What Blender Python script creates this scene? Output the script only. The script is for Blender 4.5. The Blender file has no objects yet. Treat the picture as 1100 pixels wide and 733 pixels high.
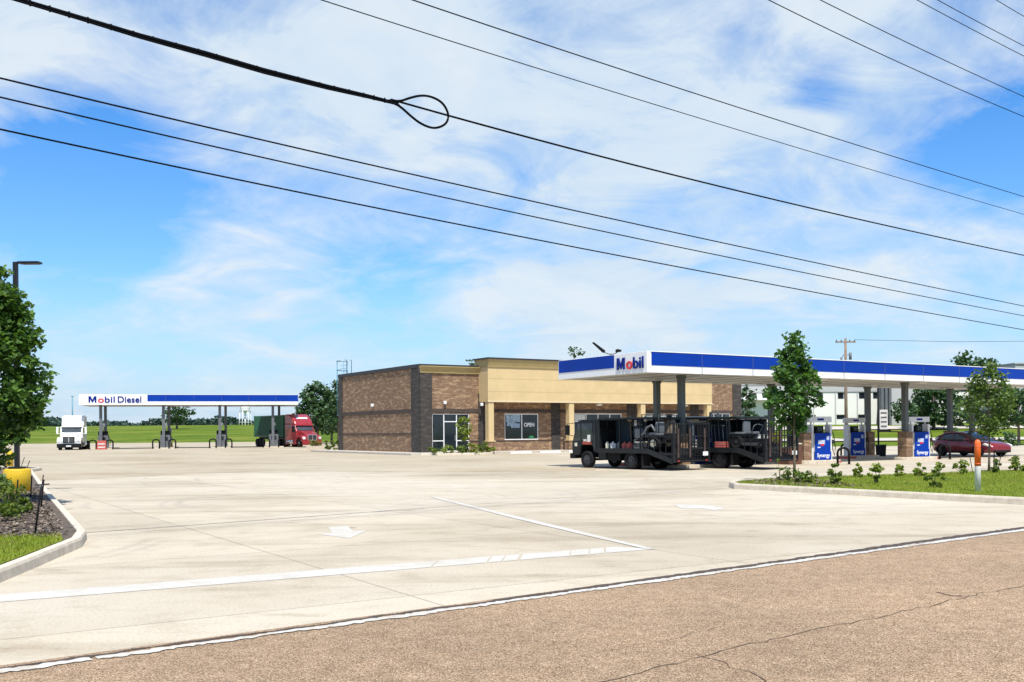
import bpy, bmesh, math, random
import numpy as np
from mathutils import Vector, Matrix

random.seed(7)
rng = np.random.default_rng(7)
R = math.radians
S = bpy.context.scene
COL = S.collection

# ------------------------------------------------------------------ camera maths
F = 1060.0          # focal length in photo pixels
CX, HY = 550.0, 463.2   # principal column, eye level row
EYE = 1.7
ROLL = 0.008

def at(px, py, z=0.0):
    """point of height z seen at a photo pixel"""
    u = (px - CX) / F; v = (HY - py) / F
    c, s = math.cos(ROLL), math.sin(ROLL)
    d = Vector((u * c + v * s, 1.0, -u * s + v * c))
    k = (z - EYE) / d.z
    return Vector((d.x * k, k, z))

def atY(px, Y, z=0.0):
    """ground point at depth Y in the column of photo pixel px (eye level)"""
    return Vector(((px - CX) / F * Y, Y, z))

def zat(px, py, Y):
    u = (px - CX) / F; v = (HY - py) / F
    return EYE + (v - u * ROLL) * Y

def hd(a):
    return Vector((math.sin(R(a)), math.cos(R(a)), 0))

SITE = R(90 - 57.5)         # rotation of the store and pump rows
U = hd(57.5); V = hd(-32.5)

# ------------------------------------------------------------------ materials
def newmat(name):
    m = bpy.data.materials.new(name); m.use_nodes = True
    nt = m.node_tree
    b = nt.nodes['Principled BSDF']
    return m, nt, b

def N(nt, t, **kw):
    n = nt.nodes.new(t)
    for k, v in kw.items(): setattr(n, k, v)
    return n

def coords(nt, kind='Object', scale=(1, 1, 1), rot=(0, 0, 0)):
    tc = N(nt, 'ShaderNodeTexCoord'); mp = N(nt, 'ShaderNodeMapping')
    mp.inputs['Scale'].default_value = scale; mp.inputs['Rotation'].default_value = rot
    nt.links.new(tc.outputs[kind], mp.inputs['Vector'])
    return mp.outputs['Vector']

def noise(nt, vec, scale, detail=4, rough=.55, dist=0.0):
    n = N(nt, 'ShaderNodeTexNoise')
    n.inputs['Scale'].default_value = scale; n.inputs['Detail'].default_value = detail
    n.inputs['Roughness'].default_value = rough; n.inputs['Distortion'].default_value = dist
    if vec is not None: nt.links.new(vec, n.inputs['Vector'])
    return n.outputs['Fac']

def ramp(nt, fac, stops):
    r = N(nt, 'ShaderNodeValToRGB')
    e = r.color_ramp.elements
    while len(e) < len(stops): e.new(.5)
    for i, (p, c) in enumerate(stops):
        e[i].position = p; e[i].color = (*c, 1) if len(c) == 3 else c
    nt.links.new(fac, r.inputs['Fac'])
    return r.outputs['Color']

def mixc(nt, fac, a, b, mode='MIX'):
    n = N(nt, 'ShaderNodeMix', data_type='RGBA', blend_type=mode)
    for sock, val in ((n.inputs[0], fac), (n.inputs[6], a), (n.inputs[7], b)):
        if hasattr(val, 'type') and hasattr(val, 'is_output'): nt.links.new(val, sock)
        elif isinstance(val, (int, float)): sock.default_value = val
        else: sock.default_value = (*val, 1)
    return n.outputs[2]

def math_(nt, op, a, b=None, clamp=False):
    n = N(nt, 'ShaderNodeMath', operation=op); n.use_clamp = clamp
    for i, v in enumerate((a, b)):
        if v is None: continue
        if isinstance(v, (int, float)): n.inputs[i].default_value = v
        else: nt.links.new(v, n.inputs[i])
    return n.outputs[0]

def bump(nt, b, h, strength=.3, dist=.01):
    n = N(nt, 'ShaderNodeBump'); n.inputs['Strength'].default_value = strength
    n.inputs['Distance'].default_value = dist
    nt.links.new(h, n.inputs['Height']); nt.links.new(n.outputs['Normal'], b.inputs['Normal'])

def mat(name, col, rough=.6, metal=0.0, vary=.18, scale=3.0, coat=0.0, spec=.5):
    """plain surface with a little wear in its tone"""
    m, nt, b = newmat(name)
    v = coords(nt)
    f = noise(nt, v, scale, 5, .6)
    lo = tuple(c * (1 - vary) for c in col); hi = tuple(min(1, c * (1 + vary)) for c in col)
    nt.links.new(ramp(nt, f, [(.3, lo), (.7, hi)]), b.inputs['Base Color'])
    r = math_(nt, 'MULTIPLY_ADD', f, .2); nt.nodes[-1].inputs[2].default_value = rough - .1
    nt.links.new(r, b.inputs['Roughness'])
    b.inputs['Metallic'].default_value = metal
    b.inputs['Coat Weight'].default_value = coat
    b.inputs['Specular IOR Level'].default_value = spec
    return m

def wallvec(nt):
    tc = N(nt, 'ShaderNodeTexCoord'); sp = N(nt, 'ShaderNodeSeparateXYZ'); cb = N(nt, 'ShaderNodeCombineXYZ')
    nt.links.new(tc.outputs['Object'], sp.inputs[0])
    nt.links.new(math_(nt, 'ADD', sp.outputs[0], sp.outputs[1]), cb.inputs[0])
    nt.links.new(sp.outputs[2], cb.inputs[1])
    return cb.outputs[0]

def brick_mat(name, c1, c2, c3, mortar):
    m, nt, b = newmat(name)
    v = wallvec(nt)
    k = N(nt, 'ShaderNodeTexBrick'); nt.links.new(v, k.inputs['Vector'])
    k.inputs['Scale'].default_value = 1.0
    k.inputs['Brick Width'].default_value = .30; k.inputs['Row Height'].default_value = .10
    k.inputs['Mortar Size'].default_value = .008; k.inputs['Bias'].default_value = 0
    k.inputs['Color1'].default_value = (*c1, 1); k.inputs['Color2'].default_value = (*c2, 1)
    k.inputs['Mortar'].default_value = (*mortar, 1)
    mp = N(nt, 'ShaderNodeMapping'); mp.inputs['Scale'].default_value = (1.5, 4.2, 1)
    nt.links.new(v, mp.inputs['Vector'])
    f = noise(nt, mp.outputs[0], 1.0, 3, .7)
    f2 = math_(nt, 'GREATER_THAN', f, .56)
    c = mixc(nt, math_(nt, 'MULTIPLY', f2, .75), k.outputs['Color'], c3)
    f3 = noise(nt, v, .5, 4)
    c = mixc(nt, .5, c, ramp(nt, f3, [(.3, (.75, .75, .75)), (.7, (1.15, 1.12, 1.08))]), 'MULTIPLY')
    nt.links.new(c, b.inputs['Base Color'])
    b.inputs['Roughness'].default_value = .85
    bump(nt, b, k.outputs['Fac'], -.4, .01)
    return m

M = {}
M['brick'] = brick_mat('brick_brown', (.14, .072, .038), (.24, .14, .078), (.40, .27, .16), (.28, .215, .145))
M['stone'] = brick_mat('dark_slate_brick', (.032, .028, .025), (.052, .045, .040), (.085, .072, .062), (.04, .035, .031))
M['band'] = mat('dark_band_brick', (.06, .042, .035), .85, scale=8)
M['tan'] = mat('tan_stucco', (.57, .43, .222), .9, vary=.07, scale=1.2)
M['trim'] = mat('olive_tan_trim', (.40, .30, .13), .85, vary=.08, scale=1.5)
M['cap'] = mat('dark_roof_cap', (.025, .025, .03), .6)
M['roof'] = mat('roof_membrane', (.35, .34, .32), .9)
M['white'] = mat('white_paint', (.78, .78, .77), .5, vary=.04)
M['dirty_white'] = mat('worn_white_paint', (.66, .65, .62), .6, vary=.14, scale=5)
M['soffit'] = mat('soffit_panel', (.62, .59, .52), .6, vary=.06)
M['blue'] = mat('sign_blue', (.001, .036, .30), .5, vary=.1, scale=.7, spec=.15)
M['navy'] = mat('letter_blue', (.002, .018, .19), .5, vary=.05, spec=.15)
M['red'] = mat('letter_red', (.6, .02, .03), .4, vary=.05)
M['pillar'] = mat('grey_green_steel', (.10, .11, .105), .55, .2, vary=.15, scale=2)
M['dpillar'] = mat('weathered_steel', (.13, .14, .15), .55, .2, vary=.15, scale=2)
M['black'] = mat('black_paint', (.012, .0135, .015), .45, spec=.3, vary=.35)
M['blackmat'] = mat('black_matte', (.009, .0095, .011), .75, spec=.2)
M['rubber'] = mat('tyre_rubber', (.011, .011, .012), .85, vary=.3, scale=12, spec=.2)
M['rim'] = mat('wheel_rim', (.28, .28, .28), .4, .6, vary=.2)
M['darkrim'] = mat('dark_wheel_rim', (.06, .06, .065), .45, .4)
M['steel'] = mat('bare_steel', (.42, .42, .42), .4, .7)
M['chrome'] = mat('chrome', (.7, .7, .7), .2, .9, vary=.05)
M['conc'] = mat('kerb_concrete', (.56, .49, .385), .9, vary=.16, scale=6)
M['walk'] = mat('walk_concrete', (.46, .42, .35), .9, vary=.1, scale=2)
M['yellow'] = mat('safety_yellow_paint', (.62, .40, .012), .6, vary=.12, scale=4)
M['orange'] = mat('orange_plastic', (.80, .13, .02), .45, vary=.06)
M['wood'] = mat('pole_wood', (.22, .15, .10), .85, vary=.3, scale=4)
M['bark'] = mat('bark', (.15, .115, .08), .9, vary=.35, scale=9)
M['redpaint'] = mat('faded_red_paint', (.45, .10, .08), .7, vary=.2, scale=5)
M['wire'] = mat('wire_black', (.002, .003, .005), .7, spec=.08)
M['cream'] = mat('cream_plastic', (.62, .58, .44), .5)
M['greycloth'] = mat('grey_cladding', (.42, .42, .41), .7, vary=.06, scale=.5)
M['palewall'] = mat('pale_wall', (.72, .71, .65), .8, vary=.05, scale=.4)
M['bluegreen'] = mat('blue_green_metal', (.10, .24, .32), .5, .2)
M['ctrpaint'] = mat('green_container_paint', (.022, .12, .055), .55, vary=.25, scale=1.2)
M['maroon'] = mat('maroon_car_paint', (.20, .010, .022), .28, .2, vary=.05, coat=.6)
M['semired'] = mat('red_cab_paint', (.30, .022, .028), .35, .1, vary=.1, coat=.4)
M['semiwhite'] = mat('white_cab_paint', (.76, .76, .75), .35, vary=.05, coat=.4)
M['mulch'] = mat('mulch', (.10, .075, .054), .95, vary=.55, scale=9)
M['seal'] = mat('joint_tar', (.06, .042, .03), .85, vary=.4, scale=14)

def glass_mat(name, col, rough=.06):
    m, nt, b = newmat(name)
    v = coords(nt)
    f = noise(nt, v, .8, 3)
    nt.links.new(ramp(nt, f, [(.3, tuple(c * .6 for c in col)), (.7, tuple(c * 1.4 for c in col))]), b.inputs['Base Color'])
    b.inputs['Roughness'].default_value = rough
    b.inputs['Specular IOR Level'].default_value = .6
    return m
M['glass'] = glass_mat('dark_window_glass', (.012, .018, .022))
M['carglass'] = glass_mat('tinted_vehicle_glass', (.045, .052, .056), .03)  # base colour lightened to stand in for sky reflected in the glass
M['lens'] = glass_mat('lamp_lens', (.75, .75, .72), .15)

def leaf_mat(name, dark, light, trans=.35, patch=None):
    m = bpy.data.materials.new(name); m.use_nodes = True
    nt = m.node_tree; nt.nodes.clear()
    out = N(nt, 'ShaderNodeOutputMaterial')
    g = N(nt, 'ShaderNodeNewGeometry')
    c = ramp(nt, g.outputs['Random Per Island'], [(0.0, dark), (.6, tuple((a + b) / 2 for a, b in zip(dark, light))), (1.0, light)])
    if patch:   # dry patches in the turf
        pf = ramp(nt, noise(nt, coords(nt), .9, 4, .6), [(.48, (0, 0, 0)), (.66, (.75, .75, .75))])
        c = mixc(nt, pf, c, patch)
    d = N(nt, 'ShaderNodeBsdfPrincipled'); d.inputs['Roughness'].default_value = .5
    d.inputs['Specular IOR Level'].default_value = .35
    t = N(nt, 'ShaderNodeBsdfTranslucent')
    nt.links.new(c, d.inputs['Base Color'])
    nt.links.new(mixc(nt, 1.0, c, (1.5, 1.5, .6), 'MULTIPLY'), t.inputs['Color'])
    mx = N(nt, 'ShaderNodeMixShader'); mx.inputs[0].default_value = trans
    nt.links.new(d.outputs[0], mx.inputs[1]); nt.links.new(t.outputs[0], mx.inputs[2])
    nt.links.new(mx.outputs[0], out.inputs['Surface'])
    return m
M['leaf'] = leaf_mat('maple_leaf', (.022, .065, .016), (.135, .25, .04))
M['leaf2'] = leaf_mat('young_maple_leaf', (.025, .075, .02), (.13, .26, .055))
M['leaf_dry'] = leaf_mat('sparse_olive_leaf', (.045, .085, .022), (.17, .25, .06))
M['leaf_far'] = leaf_mat('far_tree_leaf', (.022, .06, .026), (.085, .155, .05), .2)
M['leaf_wood'] = leaf_mat('distant_wood_leaf', (.026, .055, .045), (.05, .095, .06), .15)
M['shrub'] = leaf_mat('shrub_leaf', (.07, .12, .015), (.30, .36, .05))
M['shrub_dark'] = leaf_mat('dark_shrub_leaf', (.045, .085, .014), (.20, .26, .045))
M['blade'] = leaf_mat('grass_blade', (.085, .13, .006), (.30, .34, .03), .35, patch=(.30, .24, .07))

def grass_mat(name, a, b_, c):
    m, nt, b = newmat(name)
    v = coords(nt)
    f = noise(nt, v, .06, 5, .6); f2 = noise(nt, v, 1.3, 5, .7)
    x = math_(nt, 'ADD', math_(nt, 'MULTIPLY', f, .6), math_(nt, 'MULTIPLY', f2, .4))
    nt.links.new(ramp(nt, x, [(.38, a), (.5, b_), (.62, c)]), b.inputs['Base Color'])
    b.inputs['Roughness'].default_value = .95; b.inputs['Specular IOR Level'].default_value = .1
    bump(nt, b, noise(nt, v, 9, 4), .6, .05)
    return m
M['field'] = grass_mat('field_grass', (.05, .095, .006), (.095, .148, .009), (.18, .19, .028))
M['turf'] = grass_mat('turf', (.085, .125, .010), (.15, .20, .018), (.24, .235, .04))

def concrete_mat():
    m, nt, b = newmat('lot_concrete')
    v = coords(nt, 'Object', (1, 1, 1), (0, 0, -SITE))
    f1 = noise(nt, v, .11, 5, .6, .4); f2 = noise(nt, v, 1.6, 6, .65); f3 = noise(nt, v, 30, 3, .6)
    vs = coords(nt, 'Object', (.13, .8, 1), (0, 0, -SITE + R(12)))
    f4 = noise(nt, vs, 1.0, 5, .65, .2)
    base = ramp(nt, f1, [(.32, (.415, .36, .272)), (.48, (.50, .443, .348)), (.68, (.545, .495, .405))])
    base = mixc(nt, .55, base, ramp(nt, f2, [(.28, (.66, .63, .57)), (.46, (.97, .97, .96)), (.8, (1.08, 1.08, 1.08))]), 'MULTIPLY')
    base = mixc(nt, .8, base, ramp(nt, f4, [(.28, (.66, .61, .54)), (.48, (1.0, 1.0, 1.0))]), 'MULTIPLY')
    vt = coords(nt, 'Object', (.55, 1.5, 1), (0, 0, -SITE + R(-4)))
    f5 = noise(nt, vt, 1.0, 6, .7, .3)
    base = mixc(nt, .7, base, ramp(nt, f5, [(.27, (.62, .57, .5)), (.40, (1.0, 1.0, 1.0)), (.62, (1.0, 1.0, 1.0)), (.78, (1.10, 1.10, 1.09))]), 'MULTIPLY')
    base = mixc(nt, .6, base, ramp(nt, f3, [(.3, (.72, .70, .67)), (.6, (1.06, 1.06, 1.06))]), 'MULTIPLY')
    # slab joints
    k = N(nt, 'ShaderNodeTexBrick'); nt.links.new(v, k.inputs['Vector'])
    k.offset = 0; k.inputs['Scale'].default_value = 1; k.inputs['Brick Width'].default_value = 4.6
    k.inputs['Row Height'].default_value = 4.6; k.inputs['Mortar Size'].default_value = .017
    k.inputs['Mortar Smooth'].default_value = .3
    for s_, c_ in (('Color1', 1.03), ('Color2', .90), ('Mortar', .55)):
        k.inputs[s_].default_value = (c_, c_ * .985, c_ * .96, 1)
    base = mixc(nt, .8, base, k.outputs['Color'], 'MULTIPLY')
    # curved tyre scuffs: thin rings broken by noise
    def scuff(cx, cy, r0, w, amt, base):
        tc = N(nt, 'ShaderNodeTexCoord'); mp = N(nt, 'ShaderNodeMapping')
        mp.inputs['Location'].default_value = (-cx, -cy, 0)
        nt.links.new(tc.outputs['Object'], mp.inputs['Vector'])
        l = N(nt, 'ShaderNodeVectorMath', operation='LENGTH'); nt.links.new(mp.outputs[0], l.inputs[0])
        d = math_(nt, 'ABSOLUTE', math_(nt, 'SUBTRACT', l.outputs['Value'], r0))
        line = math_(nt, 'SUBTRACT', 1.0, math_(nt, 'DIVIDE', d, w), True)
        br = math_(nt, 'MULTIPLY', line, ramp(nt, noise(nt, v, .35, 4), [(.42, (0, 0, 0)), (.6, (1, 1, 1))]))
        return mixc(nt, math_(nt, 'MULTIPLY', br, amt), base, (.30, .265, .215))
    for (cx, cy, r0) in ((-4.4, 25, 3.9), (-4.4, 25, 4.25), (-3.6, 26, 4.9), (-4.5, 26, 6.2), (-14.5, 15.0, 8.7), (-14.5, 15.0, 9.0), (-13.5, 14.5, 6.9), (9, 44, 22.0), (9, 44, 23.9), (-20, 34, 12.5), (-20, 34, 14.2)):
        base = scuff(cx, cy, r0, .13, .45, base)
    # oil spots
    vo = N(nt, 'ShaderNodeTexVoronoi'); vo.inputs['Scale'].default_value = .38; nt.links.new(v, vo.inputs['Vector'])
    sp = ramp(nt, vo.outputs['Distance'], [(.0, (1, 1, 1)), (.035, (1, 1, 1)), (.06, (0, 0, 0))])
    base = mixc(nt, math_(nt, 'MULTIPLY', sp, math_(nt, 'MULTIPLY', f2, 1.2)), base, (.16, .13, .10))
    nt.links.new(base, b.inputs['Base Color'])
    b.inputs['Roughness'].default_value = .88; b.inputs['Specular IOR Level'].default_value = .25
    bump(nt, b, f3, .25, .004)
    return m
M['lot'] = concrete_mat()

def road_mat():
    m, nt, b = newmat('brown_chip_seal')
    v = coords(nt)
    vo = N(nt, 'ShaderNodeTexVoronoi'); vo.inputs['Scale'].default_value = 135; nt.links.new(v, vo.inputs['Vector'])
    sp = N(nt, 'ShaderNodeSeparateColor'); nt.links.new(vo.outputs['Color'], sp.inputs[0])
    c = ramp(nt, sp.outputs[0], [(0, (.06, .037, .021)), (.3, (.235, .152, .085)), (.7, (.36, .25, .155)), (1, (.58, .465, .345))])
    f1 = noise(nt, v, .35, 5, .6); f2 = noise(nt, v, 5, 4, .6)
    vr = coords(nt, 'Object', (.03, .55, 1), (0, 0, -math.atan2(.603, .798)))
    f3 = noise(nt, vr, 1.0, 4, .6)
    c = mixc(nt, .8, c, ramp(nt, f3, [(.35, (.90, .89, .88)), (.65, (1.10, 1.09, 1.07))]), 'MULTIPLY')
    c = mixc(nt, .8, c, ramp(nt, f1, [(.3, (.80, .79, .77)), (.7, (1.14, 1.12, 1.09))]), 'MULTIPLY')
    c = mixc(nt, .6, c, ramp(nt, f2, [(.3, (.72, .71, .69)), (.7, (1.2, 1.2, 1.2))]), 'MULTIPLY')
    nt.links.new(c, b.inputs['Base Color'])
    b.inputs['Roughness'].default_value = .9; b.inputs['Specular IOR Level'].default_value = .25
    bump(nt, b, vo.outputs['Distance'], -.55, .008)
    return m
M['road'] = road_mat()

def paint_mat(name, under):
    """worn road paint: chips show the surface below"""
    m, nt, b = newmat(name)
    v = coords(nt)
    f = noise(nt, v, 3.5, 6, .72); f2 = noise(nt, v, .8, 4)
    x = math_(nt, 'ADD', math_(nt, 'MULTIPLY', f, .65), math_(nt, 'MULTIPLY', f2, .35))
    c = ramp(nt, x, [(.38, under), (.45, (.48, .445, .375)), (.56, (.53, .505, .455)), (1, (.57, .55, .51))])
    nt.links.new(c, b.inputs['Base Color']); b.inputs['Roughness'].default_value = .7
    return m
M['paint'] = paint_mat('lot_paint', (.47, .43, .36))
M['edgepaint'] = paint_mat('edge_paint', (.40, .31, .24))

# ------------------------------------------------------------------ geometry helpers
class MB:
    def __init__(s): s.v = []; s.f = []; s.sm = []; s.mi = []; s.cur = 0
    def _add(s, vs, fs, smooth=False):
        o = len(s.v); s.v += [tuple(p) for p in vs]
        for f in fs: s.f.append([i + o for i in f]); s.sm.append(smooth); s.mi.append(s.cur)
        return s
    def box(s, x0, x1, y0, y1, z0, z1, taper=0.0, ch=0.0):
        if ch > 0:
            b = bmesh.new(); bmesh.ops.create_cube(b, size=1)
            for v in b.verts:
                v.co = Vector(((x0 + x1) / 2 + v.co.x * (x1 - x0), (y0 + y1) / 2 + v.co.y * (y1 - y0), (z0 + z1) / 2 + v.co.z * (z1 - z0)))
            bmesh.ops.bevel(b, geom=b.edges[:], offset=ch, segments=2, affect='EDGES', profile=.6)
            b.verts.index_update()
            vs = [v.co.copy() for v in b.verts]; fs = [[v.index for v in f.verts] for f in b.faces]
            b.free(); return s._add(vs, fs)
        t = taper
        vs = [(x0, y0, z0), (x1, y0, z0), (x1, y1, z0), (x0, y1, z0), (x0 + t, y0 + t, z1), (x1 - t, y0 + t, z1), (x1 - t, y1 - t, z1), (x0 + t, y1 - t, z1)]
        return s._add(vs, [(3, 2, 1, 0), (4, 5, 6, 7), (0, 1, 5, 4), (1, 2, 6, 5), (2, 3, 7, 6), (3, 0, 4, 7)])
    def prism(s, poly, axis, a, b, inset=None, smooth=False):
        """poly of 2-D points extruded along axis ('x','y','z'); inset scales second end towards centre"""
        n = len(poly)
        def P(p, d):
            return {'x': (d, p[0], p[1]), 'y': (p[0], d, p[1]), 'z': (p[0], p[1], d)}[axis]
        vs = [P(p, a) for p in poly] + [P(p, b) for p in (inset or poly)]
        fs = [list(range(n))[::-1], list(range(n, 2 * n))] + [(i, (i + 1) % n, n + (i + 1) % n, n + i) for i in range(n)]
        return s._add(vs, fs, smooth)
    def cyl(s, p0, p1, r0, r1=None, n=12, cap=True, smooth=True):
        r1 = r0 if r1 is None else r1
        p0 = Vector(p0); p1 = Vector(p1); d = (p1 - p0)
        if d.length < 1e-6: return s
        d.normalize()
        a = d.orthogonal().normalized(); b = d.cross(a)
        vs = []
        for p, r in ((p0, r0), (p1, r1)):
            for i in range(n):
                t = 2 * math.pi * i / n
                vs.append(p + a * (r * math.cos(t)) + b * (r * math.sin(t)))
        s._add(vs, [(i, (i + 1) % n, n + (i + 1) % n, n + i) for i in range(n)], smooth)
        if cap:
            s._add(vs[:n], [list(range(n))[::-1]]); s._add(vs[n:], [list(range(n))])
        return s
    def tube(s, pts, r, n=8):
        pts = [Vector(p) for p in pts]; rr = r if isinstance(r, (list, tuple)) else [r] * len(pts)
        rings = []
        up = Vector((0.13, .21, .97))
        for i, p in enumerate(pts):
            d = (pts[min(i + 1, len(pts) - 1)] - pts[max(i - 1, 0)]).normalized()
            a = d.cross(up)
            if a.length < .05: a = d.cross(Vector((1, 0, 0)))
            a.normalize(); b = d.cross(a)
            rings.append([p + a * (rr[i] * math.cos(2 * math.pi * k / n)) + b * (rr[i] * math.sin(2 * math.pi * k / n)) for k in range(n)])
        vs = [q for ring in rings for q in ring]
        fs = []
        for i in range(len(pts) - 1):
            for k in range(n):
                fs.append((i * n + k, i * n + (k + 1) % n, (i + 1) * n + (k + 1) % n, (i + 1) * n + k))
        s._add(vs, fs, True)
        s._add(rings[0], [list(range(n))[::-1]]); s._add(rings[-1], [list(range(n))])
        return s
    def lathe(s, prof, c=(0, 0, 0), n=20, smooth=True, axis='z'):
        vs = []
        for r, z in prof:
            for k in range(n):
                t = 2 * math.pi * k / n
                q = (r * math.cos(t), r * math.sin(t), z)
                if axis == 'y': q = (q[0], q[2], q[1])
                vs.append((c[0] + q[0], c[1] + q[1], c[2] + q[2]))
        fs = []
        for i in range(len(prof) - 1):
            for k in range(n):
                fs.append((i * n + k, i * n + (k + 1) % n, (i + 1) * n + (k + 1) % n, (i + 1) * n + k))
        s._add(vs, fs, smooth)
        if prof[0][0] > 1e-4: s._add(vs[:n], [list(range(n))[::-1]])
        if prof[-1][0] > 1e-4: s._add(vs[-n:], [list(range(n))])
        return s
    def poly(s, pts, z=None):
        vs = [(p[0], p[1], p[2] if z is None else z) for p in pts]
        return s._add(vs, [list(range(len(vs)))])
    def panel(s, x0, x1, z0, z1, holes, y, depth=.14, flip=False):
        """upright sheet in the xz plane at y with rectangular holes and reveals going to +y"""
        xs = sorted({x0, x1, *[h[0] for h in holes], *[h[1] for h in holes]})
        zs = sorted({z0, z1, *[h[2] for h in holes], *[h[3] for h in holes]})
        for i in range(len(xs) - 1):
            for k in range(len(zs) - 1):
                cx = (xs[i] + xs[i + 1]) / 2; cz = (zs[k] + zs[k + 1]) / 2
                if any(h[0] < cx < h[1] and h[2] < cz < h[3] for h in holes): continue
                s._add([(xs[i], y, zs[k]), (xs[i + 1], y, zs[k]), (xs[i + 1], y, zs[k + 1]), (xs[i], y, zs[k + 1])], [(0, 1, 2, 3)])
        for a, b, c, d in holes:
            e = y + depth
            s._add([(a, y, c), (b, y, c), (b, y, d), (a, y, d), (a, e, c), (b, e, c), (b, e, d), (a, e, d)],
                   [(0, 4, 5, 1), (1, 5, 6, 2), (2, 6, 7, 3), (3, 7, 4, 0)])
        return s
    def build(s, name, m, parent=None, bevel=0):
        me = bpy.data.meshes.new(name)
        me.from_pydata(s.v, [], s.f); me.update()
        ms = m if isinstance(m, (list, tuple)) else [m]
        for q in ms: me.materials.append(q)
        me.polygons.foreach_set('use_smooth', s.sm); me.polygons.foreach_set('material_index', s.mi)
        b = bmesh.new(); b.from_mesh(me); bmesh.ops.remove_doubles(b, verts=b.verts, dist=1e-5)
        bmesh.ops.recalc_face_normals(b, faces=b.faces); b.to_mesh(me); b.free()
        o = bpy.data.objects.new(name, me); COL.objects.link(o)
        if parent: o.parent = parent
        if bevel:
            md = o.modifiers.new('bevel', 'BEVEL'); md.width = bevel; md.segments = 2; md.limit_method = 'ANGLE'; md.angle_limit = R(40)
        return o

def tag(o, label=None, cat=None, group=None, kind=None):
    if label: o['label'] = label
    if cat: o['category'] = cat
    if group: o['group'] = group
    if kind: o['kind'] = kind
    return o

def thing(name, label, cat, loc=(0, 0, 0), rz=0.0, group=None):
    o = bpy.data.objects.new(name, None); COL.objects.link(o)
    o.empty_display_size = .3
    o.location = loc; o.rotation_euler = (0, 0, rz)
    return tag(o, label, cat, group)

def kids(o): return [c for c in COL.objects if c.parent == o]

def dup(root, loc=None, rz=None, label=None, group=None):
    r = root.copy(); COL.objects.link(r)
    if loc is not None: r.location = loc
    if rz is not None: r.rotation_euler = (0, 0, rz)
    if label: r['label'] = label
    if group: r['group'] = group
    def rec(src, dst):
        for ch in kids(src):
            c = ch.copy(); COL.objects.link(c); c.parent = dst; rec(ch, c)
    rec(root, r)
    return r

def struct(name, mb, m, label=None):
    o = mb.build(name, m); o['kind'] = 'structure'
    if label: o['label'] = label
    return o

def text(name, body, size, m, parent, loc, rot, mats=None, bold=.0, ext=.015, sx=1.0, align='LEFT', shear=0.0, spacing=1.0):
    cu = bpy.data.curves.new(name, 'FONT'); cu.body = body; cu.size = size; cu.extrude = ext; cu.offset = bold
    cu.align_x = align; cu.shear = shear; cu.space_character = spacing
    for q in (mats or [m]): cu.materials.append(q)
    if mats:
        for i, ch in enumerate(body): cu.body_format[i].material_index = 1 if i == 1 and ch == 'o' else 0
    tmp = bpy.data.objects.new('tmp', cu); COL.objects.link(tmp)
    dg = bpy.context.evaluated_depsgraph_get(); dg.update()
    me = bpy.data.meshes.new_from_object(tmp.evaluated_get(dg))
    bpy.data.objects.remove(tmp); bpy.data.curves.remove(cu)
    o = bpy.data.objects.new(name, me); COL.objects.link(o)
    if parent: o.parent = parent
    o.location = loc; o.rotation_euler = rot; o.scale = (sx, 1, 1)
    return o

# ------------------------------------------------------------------ foliage
def leaves(name, P, size, m, parent=None, up=.35, jitter=.4, kind=None):
    n = len(P)
    nr = rng.normal(size=(n, 3)); nr[:, 2] = np.abs(nr[:, 2]) + up; nr /= np.linalg.norm(nr, axis=1)[:, None]
    t = rng.normal(size=(n, 3)); t -= nr * (t * nr).sum(1)[:, None]; t /= np.linalg.norm(t, axis=1)[:, None]
    b = np.cross(nr, t)
    s = size * (1 + jitter * (rng.random(n) * 2 - 1))[:, None]
    v = np.empty((n, 4, 3))
    v[:, 0] = P - t * s * .5
    v[:, 1] = P + b * s * .42 + nr * s * .10
    v[:, 2] = P + t * s * .55
    v[:, 3] = P - b * s * .42 + nr * s * .10
    me = bpy.data.meshes.new(name)
    me.vertices.add(n * 4); me.vertices.foreach_set('co', v.reshape(-1).astype(np.float32))
    idx = np.arange(n)[:, None] * 4
    tri = np.concatenate([idx + [0, 1, 2], idx + [0, 2, 3]], 1).reshape(-1)
    me.loops.add(n * 6); me.loops.foreach_set('vertex_index', tri.astype(np.int32))
    me.polygons.add(n * 2); me.polygons.foreach_set('loop_start', (np.arange(n * 2) * 3).astype(np.int32))
    me.polygons.foreach_set('loop_total', np.full(n * 2, 3, dtype=np.int32))
    me.materials.append(m); me.update(calc_edges=True); me.validate()
    o = bpy.data.objects.new(name, me); COL.objects.link(o)
    if parent: o.parent = parent
    if kind: o['kind'] = kind
    return o

def clumps(prof, n, per, cr, squash=.7, shell=.55, lean=(0, 0)):
    """leaf points in clumps inside a lathe profile [(z, r)]"""
    zs = np.array([p[0] for p in prof]); rs = np.array([p[1] for p in prof])
    w = np.interp(np.linspace(zs[0], zs[-1], 200), zs, rs); zz = np.linspace(zs[0], zs[-1], 200)
    pz = rng.choice(zz, n, p=(w + .02) / (w + .02).sum())
    rad = np.interp(pz, zs, rs) * np.sqrt(shell ** 2 + rng.random(n) * (1 - shell ** 2)) * (.78 + .36 * rng.random(n))
    a = rng.random(n) * 2 * np.pi
    C = np.stack([rad * np.cos(a), rad * np.sin(a), pz], 1)
    C[:, 0] += lean[0] * (pz - zs[0]); C[:, 1] += lean[1] * (pz - zs[0])
    crs = cr * (.6 + .8 * rng.random(n))
    P = np.repeat(C, per, 0)
    d = rng.normal(size=P.shape); d /= np.linalg.norm(d, axis=1)[:, None]
    d *= (rng.random(len(P)) ** .5)[:, None] * np.repeat(crs, per)[:, None]
    d[:, 2] *= squash
    return P + d, C

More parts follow.
